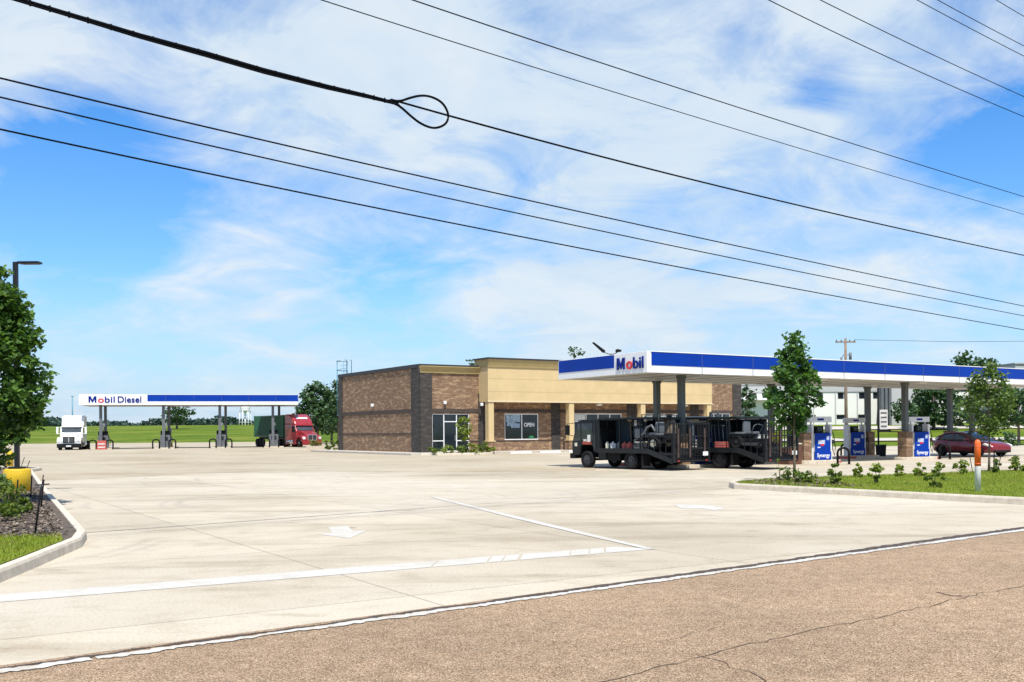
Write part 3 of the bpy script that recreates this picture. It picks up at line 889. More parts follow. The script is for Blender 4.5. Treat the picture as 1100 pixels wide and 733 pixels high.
for i, (x, y) in enumerate(cols):
    mb = MB(); mb.box(x - .13, x + .13, y - .13, y + .13, 1.5, GB + .05); mb.box(x - .16, x + .16, y - .16, y + .16, GB - .1, GB + .049)
    c = mb.build('column', M['pillar'], can)
    mb = MB(); mb.box(x - .27, x + .27, y - .27, y + .27, .13, 1.46); mb.box(x - .30, x + .30, y - .30, y + .30, 1.46, 1.505)
    mb.build('brick_base', M['brick'], c)
for x in (4.5, 12.3, 20.2, 27.5):
    for y in (1.6, 4.7):
        mb = MB(); mb.box(x - .3, x + .3, y - .3, y + .3, GB - .02, GB + .048); mb.build('canopy_light', M['dirty_white'], can)

def W2(x, y, z=0.0): return local_to_world(G0, SITE, x, y, z)

# raised pads the pumps stand on
def pad(x0, x1, y, redend):
    mb = MB(); w_ = .62
    pl = []
    for a in np.linspace(-90, 90, 9): pl.append((x1 - .5 + .5 * math.cos(R(a)), y + w_ * math.sin(R(a))))
    for a in np.linspace(90, 270, 9): pl.append((x0 + .5 + .5 * math.cos(R(a)), y + w_ * math.sin(R(a))))
    p3 = [W2(*p) for p in pl]
    mb.prism([(p.x, p.y) for p in p3], 'z', -.03, .15)
    o = mb.build('pump_pad', M['conc'], None, bevel=.02); o['kind'] = 'structure'
    mb = MB()
    q0 = offset_poly([(p.x, p.y) for p in p3], -.012)
    a, b = (0, 9) if redend > 0 else (9, 18)
    for i in range(a, b - 1):
        mb._add([(*q0[i], 0), (*q0[i + 1], 0), (*q0[i + 1], .13), (*q0[i], .13)], [(0, 1, 2, 3)])
    o2 = mb.build('red_kerb_paint', M['redpaint'], o)

def make_pump(name, label, x, y):
    t = thing(name, label, 'petrol pump', W2(x, y, .15), SITE - R(16), 'petrol pumps under the canopy')
    mb = MB(); mb.box(-.46, .46, -.27, .27, 0, 1.30, ch=.03); mb.build('body', M['dirty_white'], t)
    for sx in (-1, 1):
        mb = MB(); mb.box(sx * .46, sx * .58, -.23, .23, .0, 1.75, ch=.02) if sx > 0 else mb.box(-.58, -.46, -.23, .23, 0, 1.75, ch=.02)
        mb.build('side_post', M['dirty_white'], t)
    mb = MB(); mb.box(-.44, .44, -.30, -.272, .42, 1.32); mb.box(-.47, .47, -.315, -.272, .02, .42)
    a = mb.build('advert_panel', M['blue'], t)
    mb = MB(); mb.box(-.26, .12, -.306, -.302, .78, .98); mb.box(-.30, -.12, -.306, -.302, .60, .66); mb.box(.22, .36, -.306, -.302, .98, 1.18)
    mb.build('advert_picture', mat('pale_advert', (.42, .48, .62), .4, vary=.7, scale=9), a)
    mb = MB(); mb.box(-.12, .06, -.310, -.306, .70, .80); mb.build('advert_mark', M['red'], a)
    text('advert_lettering', 'Synergy', .26, M['white'], a, (.02, -.318, .15), (R(90), 0, 0), bold=.004, ext=.003, sx=.88, align='CENTER')
    mb = MB(); mb.box(-.42, .42, -.22, .22, 1.3, 1.36); mb.box(-.3, .1, -.23, .23, 1.36, 1.68, ch=.02); mb.build('head_unit', M['blackmat'], t)
    mb = MB(); mb.box(-.24, .02, -.24, -.232, 1.42, 1.62); mb.build('screen', M['glass'], t)
    mb = MB(); mb.box(-.68, .62, -.16, .16, 1.86, 2.14, ch=.02); mb.build('topper_sign', M['dirty_white'], t)
    mb = MB(); mb.box(-.2, .16, -.17, -.162, 1.95, 2.05); mb.build('topper_lettering', M['navy'], t)
    for sx in (-.5, .42):
        mb = MB(); mb.box(sx, sx + .06, -.03, .03, 1.7, 1.87); mb.build('topper_post', M['steel'], t)
    mb = MB(); mb.tube([(.62, -.1, 1.5), (.74, -.14, 1.2), (.78, -.2, .6), (.72, -.22, .22), (.63, -.2, .5), (.60, -.2, .85)], .022, 6); mb.build('hose', M['rubber'], t)
    mb = MB(); mb.box(.56, .64, -.30, -.12, .8, 1.0, ch=.02); mb.tube([(.6, -.26, .92), (.6, -.36, .84)], .018, 6); mb.build('nozzle', M['black'], t)
    return t
pumps = [(12.55, 1.8, 'petrol pump with blue advert panel nearest the round topped tree'), (20.4, 1.8, 'petrol pump with blue advert panel directly beside the maroon car'),
         (4.7, 1.8, 'petrol pump hidden behind the gate of the nearer dark truck'), (20.15, 5.7, 'petrol pump behind the hoop rail, beside the black waste bin'),
         (12.2, 5.7, 'petrol pump behind the round topped tree, showing little but its topper sign'), (4.3, 5.7, 'petrol pump between the first two canopy columns behind the truck load')]
for x, y, l in pumps: make_pump('petrol_pump', l, x, y)
for x, s_ in ((3.5, 1), (11.4, 1), (19.3, 1)): pad(x - .6, x + 2.35, 1.8, 1)
for x in (5.45, 13.4, 21.3): pad(x - 2.3, x + .6, 5.7, -1)

def hoop(label, loc, rz, w=.56, h=.78, group='hoop rails guarding the petrol pumps', r=.055):
    t = thing('hoop_rail', label, 'guard rail', loc, rz, group)
    p = [(-w / 2, 0, -.03), (-w / 2, 0, h - .22)]
    for a in range(0, 181, 20):
        p.append((-w / 2 * math.cos(R(a)), 0, h - .24 + .24 * math.sin(R(a))))
    p += [(w / 2, 0, -.03)]
    mb = MB(); mb.tube(p, r, 8); mb.build('hoop', M['blackmat'], t)
    mb = MB()
    for sx in (-1, 1): mb.lathe([(.1, 0), (.1, .02), (.06, .025)], (sx * w / 2, 0, 0), 10)
    mb.build('foot_plate', M['blackmat'], t)
    return t
hoop('black hoop rail at the red kerb of the pump nearest the round topped tree', at(906, 499), R(5))
hoop('black hoop rail standing just behind the foremost hoop, before the waste bin', at(908.5, 491), R(5))
hoop('black hoop rail against the tail of the maroon car', at(1015, 493.6), R(-28), .5)

t = thing('waste_bin', 'square black waste bin at the foot of a brick column between two pumps', 'bin', at(946.3, 490.2), SITE)
mb = MB(); mb.box(-.2, .2, -.2, .2, 0, .62, taper=-.02, ch=0); mb.build('body', M['blackmat'], t)
mb = MB(); mb.box(-.24, .24, -.24, .24, .62, .70, ch=.02); mb.build('lid', M['black'], t)
t = thing('price_board', 'narrow white price board with grey rows on a black post behind the pumps', 'sign', atY(943.5, 62, 0), R(-5))
mb = MB(); mb.tube([(0, 0, -.03), (0, 0, 4.3)], .06, 8); mb.build('post', M['blackmat'], t)
mb = MB(); mb.box(.08, .56, -.06, .06, 1.62, 2.85); b = mb.build('board', M['dirty_white'], t)
mb = MB(); mb.box(-.05, .75, -.1, .1, 1.45, 1.58); mb.build('base_bar', M['blackmat'], t)
mb = MB()
for k in range(4): mb.box(.14, .5, -.068, -.062, 1.76 + .28 * k, 1.86 + .28 * k)
mb.build('price_rows', M['dpillar'], b)
t = thing('yellow_sign', 'small square yellow sign with a dark cross beside a brick column', 'sign', W2(10.35, 2.6, 0), SITE)
mb = MB(); mb.tube([(0, 0, -.03), (0, 0, 1.1)], .025, 6); mb.build('post', M['steel'], t)
mb = MB(); mb.box(-.24, .24, -.03, -.005, 1.05, 1.5); b = mb.build('board', mat('sign_yellow', (.62, .52, .02), .5), t)
mb = MB(); mb.prism([(-.16, 1.12), (-.12, 1.12), (.16, 1.44), (.12, 1.44)], 'y', -.036, -.031); mb.prism([(.16, 1.12), (.12, 1.12), (-.16, 1.44), (-.12, 1.44)], 'y', -.042, -.037); mb.build('cross', M['dpillar'], b)
t = thing('display_rack', 'brown slanted wooden display rack at the foot of a brick column', 'rack', W2(10.2, 1.6, 0.0), SITE)
mb = MB(); mb.prism([(-.35, .0), (.35, .0), (.35, .55), (-.35, .95)], 'x', -.45, .45); mb.build('body', mat('brown_wood', (.12, .05, .025), .7, vary=.3), t)
mb = MB(); mb.prism([(-.36, .96), (.36, .56), (.36, .62), (-.36, 1.02)], 'x', -.47, .47); mb.build('top_board', M['cream'], t)

# ------------------------------------------------------------------ diesel canopy
DZ = R(15); D0 = Vector((-.4387 * 110, 110, 0)); DL, DW, DB, DT = 23.9, 8.0, 5.0, 6.15
dc = thing('diesel_canopy', 'narrow white canopy with a long blue band over the diesel lanes, lettered on white', 'canopy', D0, DZ)
canopy_deck(dc, DL, DW, DB, DT, 7.2, None)
mobil(dc, (1.0, -.03, 5.27), 0.0, .70, 2.75)
text('logo', 'Diesel', 1.0, M['navy'], dc, (4.0, -.03, 5.27), (R(90), 0, 0), bold=.016, ext=.02, sx=1.0, spacing=1.03)
def dt(px):
    q = (px - CX) / F; return (q * 110 + 48.257 + q * 0) / (.966 - q * .259)
lane_names = ['the white semi truck', 'the small yellow footed post', 'the distant water tower', 'the green container']
for i, px in enumerate((107, 175, 236, 293.5)):
    x = dt(px)
    for y in (1.0, 6.6):
        f_ = local_to_world(D0, DZ, x, 1.0); b_ = atY(px + 6.5, f_.y + 5.4); b_ -= Vector((D0.x, D0.y, 0))
        xx = x if y < 2 else b_.x * math.cos(DZ) + b_.y * math.sin(DZ)
        mb = MB(); mb.box(xx - .15, xx + .15, y - .15, y + .15, -.02, DB + .06)
        c = mb.build('column', M['dpillar'], dc)
    t = thing('diesel_pump', 'tall grey diesel pump between two columns next to ' + lane_names[i], 'diesel pump', local_to_world(D0, DZ, x + .1, 2.1), DZ, 'diesel pumps under the narrow canopy')
    mb = MB(); mb.box(-.55, .55, -.35, .35, 0, 1.55, ch=.03); mb.build('body', M['dpillar'], t)
    mb = MB(); mb.box(-.5, .5, -.3, .3, 1.55, 2.05, ch=.04); mb.build('head_unit', M['blackmat'], t)
    mb = MB(); mb.box(-.3, .3, -.372, -.352, .9, 1.35); mb.build('display', M['glass'], t)
    mb = MB(); mb.box(-.2, .2, -.1, .1, 2.6, 2.95); mb.tube([(0, 0, 2.05), (0, 0, 2.62)], .04, 6); mb.build('lane_sign', M['dirty_white'], t)
    mb = MB(); mb.tube([(.56, -.1, 1.6), (.8, -.2, 1.0), (.75, -.2, .3), (.58, -.2, .8)], .035, 6); mb.build('hose', M['rubber'], t)
    for sx, s_ in ((-1, 'far side'), (1, 'store side')):
        hoop('black hoop rail by the diesel pump next to %s, %s' % (lane_names[i], s_), local_to_world(D0, DZ, x + .1 + sx * .88, .4), DZ, .72, 1.05, 'hoop rails guarding the diesel pumps', .08)
    mb = MB(); a = [local_to_world(D0, DZ, x + dx, y) for dx, y in ((-1.0, .5), (1.2, .5), (1.2, 7.6), (-1.0, 7.6))]
    mb.prism([(p.x, p.y) for p in a], 'z', -.03, .12); struct('pump_pad', mb, M['conc'])
x = dt(107)
t = thing('red_bin', 'squat red bin with white panels in front of the first diesel pump', 'bin', local_to_world(D0, DZ, x + .25, -.25), DZ)
mb = MB(); mb.box(-.5, .5, -.3, .3, 0, 1.0, taper=.06); mb.build('body', M['redpaint'], t)
mb = MB(); mb.box(-.36, .36, -.31, -.275, .2, .32); mb.box(-.36, .36, -.30, -.24, .55, .68); mb.build('panel', M['dirty_white'], t)
t = thing('marker_post', 'short dark post with white head and yellow foot beyond a diesel pump', 'post', atY(183, 119), 0)
mb = MB(); mb.box(-.09, .09, -.09, .09, .3, 1.95); mb.build('post', M['dpillar'], t)
mb = MB(); mb.box(-.18, .18, -.1, .1, 1.95, 2.4, ch=.03); mb.build('head', M['dirty_white'], t)
mb = MB(); mb.lathe([(.26, -.02), (.26, .55), (.2, .62), (0, .62)], n=12); mb.build('foot', M['yellow'], t)

# ------------------------------------------------------------------ wheels
def wheel(parent, x, y, r, w, rimm='rim', name='wheel', dual=False):
    s = 1 if y > 0 else -1
    mb = MB()
    prof = [(r * .60, -w / 2), (r * .94, -w / 2), (r, -w * .36), (r, w * .36), (r * .94, w / 2), (r * .60, w / 2), (r * .56, w * .3), (r * .56, -w * .3)]
    mb.lathe(prof + [prof[0]], (x, y, r), 22, axis='y')
    t = mb.build(name, M['rubber'], parent)
    mb = MB(); yo = y + s * w * .5
    d = -s * (w * .28 if dual else w * .08)
    mb.cyl((x, y - s * w * .3, r), (x, yo + d, r), r * .585, r * .56, 18)
    mb.cyl((x, yo + d, r), (x, yo + d + s * .035, r), r * .25, r * .2, 12)
    for k in range(6):
        a = k * math.pi / 3
        mb.cyl((x + r * .4 * math.cos(a), yo + d, r + r * .4 * math.sin(a)), (x + r * .4 * math.cos(a), yo + d + s * .012, r + r * .4 * math.sin(a)), r * .09, r * .07, 6)
    mb.build('rim', M[rimm], t)
    return t

# ------------------------------------------------------------------ landscapers' trucks
HX = Vector((-math.sin(R(40)), math.cos(R(40)), 0)); HR = Vector((math.cos(R(40)), math.sin(R(40)), 0))
TRZ = math.atan2(HX.y, HX.x)
def make_landscape_truck(label, axle):
    t = thing('flatbed_truck', label, 'truck', axle, TRZ, 'dark landscaping trucks by the pumps')
    # cab
    side = [(2.02, .72), (2.35, .72), (2.42, .98), (2.62, 1.08), (2.98, 1.08), (3.18, .98), (3.26, .62), (3.74, .52), (3.78, .9), (3.76, 1.16), (3.46, 2.02), (3.34, 2.14), (2.9, 2.19), (2.05, 2.17)]
    mb = MB(); mb.prism(side, 'y', -.96, .96); cab = mb.build('cab', M['black'], t, bevel=.04)
    mb = MB(); mb._add([(3.755, -.86, 1.21), (3.755, .86, 1.21), (3.478, .82, 2.0), (3.478, -.82, 2.0)], [(0, 1, 2, 3)])
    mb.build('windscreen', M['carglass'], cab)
    for s in (-1, 1):
        y = s * .966
        mb = MB(); P = [(2.40, 1.30), (3.12, 1.26), (3.12, 2.02), (2.44, 2.03)]
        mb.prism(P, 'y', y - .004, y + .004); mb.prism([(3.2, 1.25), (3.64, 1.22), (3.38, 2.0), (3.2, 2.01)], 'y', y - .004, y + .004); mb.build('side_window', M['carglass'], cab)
        mb = MB(); mb.prism([(2.28, .80), (2.34, .80), (2.34, 2.16), (2.28, 2.16)], 'y', y - .003, y + .003); mb.prism([(2.28, 2.16), (3.36, 2.16), (3.36, 2.19), (2.28, 2.19)], 'y', y - .003, y + .003)
        mb.box(2.42, 2.56, y - .02, y + .02, 1.2, 1.24); mb.build('door_trim', M['darkrim'], cab)
        mb = MB(); mb.tube([(3.64, s * .96, 1.45), (3.85, s * 1.18, 1.5), (3.85, s * 1.18, 2.0), (3.5, s * .97, 2.05)], .018, 6); mb.box(3.78, 3.88, s * 1.18 - .11, s * 1.18 + .11, 1.5, 1.95, ch=.02)
        mb.build('mirror', M['blackmat'], cab)
        mb = MB(); mb.box(3.62, 3.785, s * .72 - .16, s * .72 + .225, .84, 1.04, ch=.03); mb.build('headlight', M['lens'], cab)
        mb = MB(); mb.box(3.42, 3.58, y - .006, y + .008, .98, 1.14); mb.build('turn_signal', M['cream'], cab)
        mb = MB(); mb.box(2.5, 3.05, y - .004, y + .006, 1.06, 1.20); d = mb.build('door_sign', mat('worn_red_decal', (.33, .06, .035), .6, vary=.5, scale=14), cab)
        mb = MB(); mb.box(2.55, 2.75, y - .004, y + .007, 1.18, 1.5); mb.box(2.8, 3.0, y - .004, y + .007, 1.21, 1.3); mb.build('door_emblem', M['dirty_white'], cab)
    mb = MB(); mb.box(3.76, 3.785, -.52, .52, .86, 1.06); mb.build('grille', M['blackmat'], cab)
    mb = MB(); mb.box(3.60, 3.88, -1.0, 1.0, .42, .66, ch=.04); mb.build('bumper', M['blackmat'], cab)
    # chassis
    mb = MB()
    for s in (-1, 1): mb.box(-1.15, 3.5, s * .42 - .05, s * .42 + .05, .55, .76)
    for x in (-.9, .1, 1.1, 1.9): mb.box(x, x + .08, -.42, .42, .58, .72)
    mb.cyl((0, -.8, .38), (0, .8, .38), .09); mb.cyl((2.8, -.8, .38), (2.8, .8, .38), .06)
    mb.build('chassis', M['blackmat'], t)
    mb = MB(); mb.box(.75, 1.55, .55, .93, .36, .74, ch=.04); mb.build('fuel_tank', M['blackmat'], t)
    mb = MB(); mb.box(1.62, 2.1, .6, .92, .40, .74, ch=.03); mb.box(1.5, 2.1, -.92, -.6, .40, .74, ch=.03); mb.build('tool_box', M['black'], t)
    for s in (-1, 1):
        wheel(t, 2.8, s * .86, .385, .23, 'darkrim')
        wheel(t, 0, s * .98, .385, .22, 'darkrim', dual=True); wheel(t, 0, s * .72, .385, .22, 'darkrim')
        mb = MB(); mb.box(-.75, -.70, s * .88 - .26, s * .88 + .26, .16, .74); mb.build('mud_flap', M['rubber'], t)
        mb = MB(); pl = [(-.62, .78)] + [(.55 * math.cos(R(a)), .385 + .44 * math.sin(R(a)) if 0 else .36 + .45 * math.sin(R(a))) for a in range(165, 10, -15)] + [(.62, .78)]
        mb.box(-.6, .6, s * 1.09 - .015, s * 1.09 + .015, .72, .80); mb.build('fender', M['black'], t)
    # deck with sloping tail
    mb = MB()
    mb.prism([(1.95, .78), (-1.05, .78), (-2.42, .34), (-2.42, .42), (-1.05, .88), (1.95, .88)], 'y', -1.12, 1.12); mb.build('deck', M['blackmat'], t)
    mb = MB(); mb.prism([(1.95, .70), (-1.05, .70), (-2.42, .28), (-2.42, .48), (-1.05, .91), (1.95, .91)], 'y', 1.122, 1.17); mb.prism([(1.95, .70), (-1.05, .70), (-2.42, .28), (-2.42, .48), (-1.05, .91), (1.95, .91)], 'y', -1.17, -1.122)
    mb.build('side_rail', M['black'], t)
    # headboard and half-covered frame
    mb = MB()
    for y in (-1.1, -.55, 0, .55, 1.1): mb.box(1.86, 1.92, y - .025, y + .025, .88, 2.22)
    mb.box(1.86, 1.92, -1.1, 1.1, 2.18, 2.24); mb.box(1.87, 1.91, -1.08, 1.08, .9, 1.8); mb.build('headboard', M['black'], t)
    mb = MB()
    for x in (1.85, .6, -.6):
        for y in (-1.1, 1.1): mb.box(x - .025, x + .025, y - .025, y + .025, .88, 2.20)
    for y in (-1.1, 1.1): mb.box(-1.0, 1.9, y - .025, y + .025, 2.16, 2.22)
    for x in (1.85, .6, -.6, -1.0): mb.box(x - .025, x + .025, -1.1, 1.1, 2.162, 2.218)
    mb.build('cover_frame', M['black'], t)
    mb = MB(); mb.box(-.95, 1.84, -1.10, -1.06, .9, 2.14); mb.build('side_panel', mat('dark_navy_panel', (.010, .022, .034), .6, vary=.4), t)
    mb = MB(); mb.box(.2, 1.82, .02, .06, 1.15, 2.12); mb.build('tarpaulin', mat('dark_tarpaulin', (.012, .028, .042), .65, vary=.4, scale=2), t)
    mb = MB(); mb.prism([(-1.0, 2.224), (1.9, 2.224), (1.9, 2.25), (-1.0, 2.25)], 'y', -1.13, 1.13); mb.build('roof_sheet', mat('dark_green_sheet', (.02, .045, .04), .6), t)
    # low fence along the tail
    mb = MB()
    for s in (-1, 1):
        y = s * 1.10
        for k in range(6):
            x = -.75 - .32 * k; zb = .88 if x > -1.05 else .88 - (-1.05 - x) * .336
            mb.box(x - .012, x + .012, y - .012, y + .012, zb, 1.42)
        mb.box(-2.4, -.72, y - .018, y + .018, 1.40, 1.44); mb.box(-2.4, -.72, y - .014, y + .014, 1.15, 1.175)
    mb.build('tail_fence', M['black'], t)
    # folded-up ramp gate
    mb = MB()
    for y in (-1.12, 1.12): mb.box(-2.52, -2.44, y - .04, y + .04, .34, 2.0)
    for z in (.40, .9, 1.42, 1.94): mb.box(-2.51, -2.45, -1.08, 1.08, z - .03, z + .03)
    for k in range(11): mb.box(-2.50, -2.46, -.96 + .19 * k - .012, -.96 + .19 * k + .012, .42, 1.94)
    for k in range(14): mb.box(-2.488, -2.472, -1.08, 1.08, .5 + .105 * k - .006, .5 + .105 * k + .006)
    g = mb.build('ramp_gate', M['black'], t)
    mb = MB(); mb.box(-2.466, -2.458, -1.06, -.45, .95, 1.9); mb.build('gate_mesh', M['blackmat'], g)
    mb = MB()
    for y in (-.8, .15, .9): mb.box(-2.54, -2.522, y - .05, y + .05, .55, 1.75)
    mb.build('gate_strut', mat('rusty_strut', (.06, .036, .03), .8, vary=.5), g)
    mb = MB(); mb.box(-2.56, -2.54, -.98, -.66, .60, .77); mb.build('number_plate', M['white'], t)
    for s in (-1, 1):
        mb = MB(); mb.box(-2.55, -2.53, s * .9 - .07, s * .9 + .07, .37, .44); mb.build('tail_light', mat('dull_red_lens', (.20, .02, .02), .4), t)
    return t

def on_truck(axle, x, y, z): return axle + HX * x - HR * y + Vector((0, 0, z))   # local y points to the driver's side

def make_mower(label, loc, rz, hub='cream'):
    t = thing('ride_on_mower', label, 'mower', loc, rz)
    for s in (-1, 1):
        wheel(t, 0, s * .5, .29, .26, hub); 
    for s in (-1, 1): wheel(t, 1.15, s * .42, .15, .12, hub)
    mb = MB(); mb.box(-.45, 1.2, -.32, .32, .3, .44, ch=.03); mb.box(-.55, .15, -.3, .3, .4, .72, ch=.05); mb.build('body', M['blackmat'], t)
    mb = MB(); mb.box(.3, 1.05, -.66, .66, .12, .26, ch=.04); mb.build('cutter_deck', M['darkrim'], t)
    mb = MB(); mb.box(.15, .65, -.25, .25, .62, .74, ch=.04); mb.box(.08, .2, -.25, .25, .7, 1.2, ch=.05); mb.build('seat', M['dpillar'], t)
    mb = MB(); mb.tube([(-.1, -.36, .4), (-.12, -.36, 1.5), (-.12, .36, 1.5), (-.1, .36, .4)], .028, 8); mb.build('roll_bar', M['black'], t)
    mb = MB()
    for s in (-1, 1): mb.tube([(.5, s * .34, .5), (.75, s * .34, 1.0), (.7, s * .05, 1.05)], .016, 6); mb.box(-.35, .3, s * .40 - .16, s * .40 + .16, .62, .72, ch=.03)
    mb.build('fender_and_levers', M['dpillar'], t)
    return t

def make_jug(label, loc, m, h=.32, w=.12):
    t = thing('fuel_jug', label, 'jug', loc, random.random() * 3, 'jugs and cans along the truck decks')
    mb = MB(); mb.box(-w, w, -w * .7, w * .7, 0, h * .75, ch=.03); mb.lathe([(w * .75, h * .74), (w * .35, h * .9), (w * .3, h), (0, h)], n=10); mb.build('body', M[m], t)
    mb = MB(); mb.tube([(w * .3, 0, h * .9), (w * .8, 0, h * 1.0), (w * .9, 0, h * .75)], .014, 5); mb.lathe([(w * .34, h), (w * .34, h * 1.08), (0, h * 1.09)], n=8); mb.build('cap_and_handle', M['blackmat'], t)
    return t

A1 = Vector((5.19, 42.6, 0)) + HR * .95
A2 = A1 + Vector((3.85, .25, 0))
truck1 = make_landscape_truck('black cab over flatbed truck with ramp gate, whole cab in view before the store window', A1)
truck2 = dup(truck1, A2, TRZ, 'black flatbed truck mostly hidden behind the other, its ramp gate beside the round topped tree')
make_mower('ride-on mower with cream hubs on the sloping tail of the nearer dark truck', on_truck(A1, -1.25, .42, .84), TRZ)
make_mower('ride-on mower on the deck of the truck next to the round topped tree', on_truck(A2, -.75, .3, .86), TRZ + R(184), 'darkrim')
make_mower('ride-on mower standing under the cover frame of the nearer truck', on_truck(A1, .55, -.5, .88), TRZ)
for i, (x, m, l) in enumerate(((1.55, 'cream', 'cream jug closest to the cab on the truck deck edge'), (1.2, 'dirty_white', 'white jug on the deck edge, next after the cream jug'), (.85, 'dpillar', 'grey can between white and red jugs on the deck edge'), (.5, 'redpaint', 'faded red can nearest the cab of the red pair on the deck'), (.2, 'redpaint', 'faded red can of the red pair farther from the cab'))):
    make_jug(l, on_truck(A1, x, .9, .88), m)
t = thing('leaf_bag', 'bulky tan sack standing upright on the nearer truck beside the mower', 'sack', on_truck(A1, -.75, -.6, .885), TRZ)
mb = MB(); mb.lathe([(.25, 0), (.36, .3), (.34, .7), (.38, 1.0), (.25, 1.25), (.1, 1.4), (.16, 1.5)], n=14); mb.build('sack', mat('tan_sack', (.14, .11, .075), .9, vary=.4, scale=7), t)
mb = MB(); mb.lathe([(.11, 1.37), (.13, 1.40), (.11, 1.43)], n=12); mb.build('tie', M['blackmat'], t)
t = thing('bundle', 'rolled white cloth bundle strapped on top of the mower load next to the tree', 'bundle', on_truck(A2, -1.4, -.2, 1.15), TRZ + R(20))
mb = MB(); mb.box(-.3, .3, -.2, .2, 0, .3, ch=.1); mb.build('cloth', M['dirty_white'], t)
mb = MB(); mb.box(-.05, .05, -.215, .215, -.003, .312, ch=.03); mb.build('strap', M['blackmat'], t)
t = thing('blower', 'backpack leaf blower with bent tube hanging on the nearer truck cover frame', 'leaf blower', on_truck(A1, -.45, 1.0, 1.35), TRZ)
mb = MB(); mb.box(-.16, .16, -.14, .14, 0, .42, ch=.06); mb.build('engine', M['dpillar'], t)
mb = MB(); mb.tube([(-.1, .05, .1), (-.35, .08, .2), (-.5, .06, .45), (-.75, .05, .55), (-.95, .05, .30)], .05, 8); mb.build('blower_tube', M['dpillar'], t)

# tools and crates lying on the decks
def rack(label, loc, rz, n, seed):
    rr = random.Random(seed); t = thing('tool_rack', label, 'tool rack', loc, rz)
    mb = MB(); mb.box(-.5, .5, -.05, .05, .0, .06); mb.box(-.5, .5, -.05, .05, .7, .76)
    for x in (-.5, .46): mb.box(x, x + .04, -.052, .052, 0, 1.0)
    mb.build('frame', M['black'], t)
    for k in range(n):
        x = -.4 + .8 * k / (n - 1); a = rr.uniform(-.18, .18); h = rr.uniform(1.0, 1.35)
        mb = MB(); mb.tube([(x, -.08, .02), (x + a, -.10, h)], .018, 6)
        if k % 2: mb.tube([(x + a - .1, -.1, h), (x + a + .1, -.1, h - .03)], .022, 6); mb.box(x - .07, x + .07, -.12, -.04, .02, .2, ch=.02)
        else: mb.prism([(x + a - .09, h), (x + a + .09, h), (x + a + .06, h + .26), (x + a - .06, h + .26)], 'y', -.11, -.09)
        mb.build('long_tool', M[('wood', 'dpillar', 'wood', 'steel', 'dpillar')[rr.randrange(5)]], t)
    return t
rack('upright tool rack with rakes and shovels before the tarpaulin on the nearer truck', on_truck(A1, .1, .35, .88), TRZ + R(180), 5, 3)
rack('tool rack with long handled tools on the truck beside the round topped tree', on_truck(A2, .3, .5, .88), TRZ + R(180), 5, 8)
for i, (ax, x, y, w_, h_, m_, l_) in enumerate(((A2, 1.3, .8, .32, .34, 'dirty_white', 'white crate at the front of the farther truck deck'), (A2, -.1, .95, .25, .26, 'redpaint', 'faded red crate on the deck edge of the farther truck'), (A1, -.45, .85, .22, .3, 'cream', 'cream crate between red cans and mower on the nearer truck'))):
    t = thing('crate', l_, 'crate', on_truck(ax, x, y, .88), TRZ, 'crates on the truck decks')
    mb = MB(); mb.box(-w_, w_, -.18, .18, 0, .03)
    for k in range(3): z = .04 + k * (h_ - .08) / 2; mb.box(-w_, w_, -.18, -.165, z, z + .07); mb.box(-w_, w_, .165, .18, z, z + .07); mb.box(-w_, -w_ + .015, -.165, .165, z, z + .07); mb.box(w_ - .015, w_, -.165, .165, z, z + .07)
    mb.build('slats', M[m_], t)
    mb = MB(); mb.box(-w_ + .03, w_ - .03, -.15, .15, .03, h_ * .8, ch=.05); mb.build('contents', M['dpillar'], t)

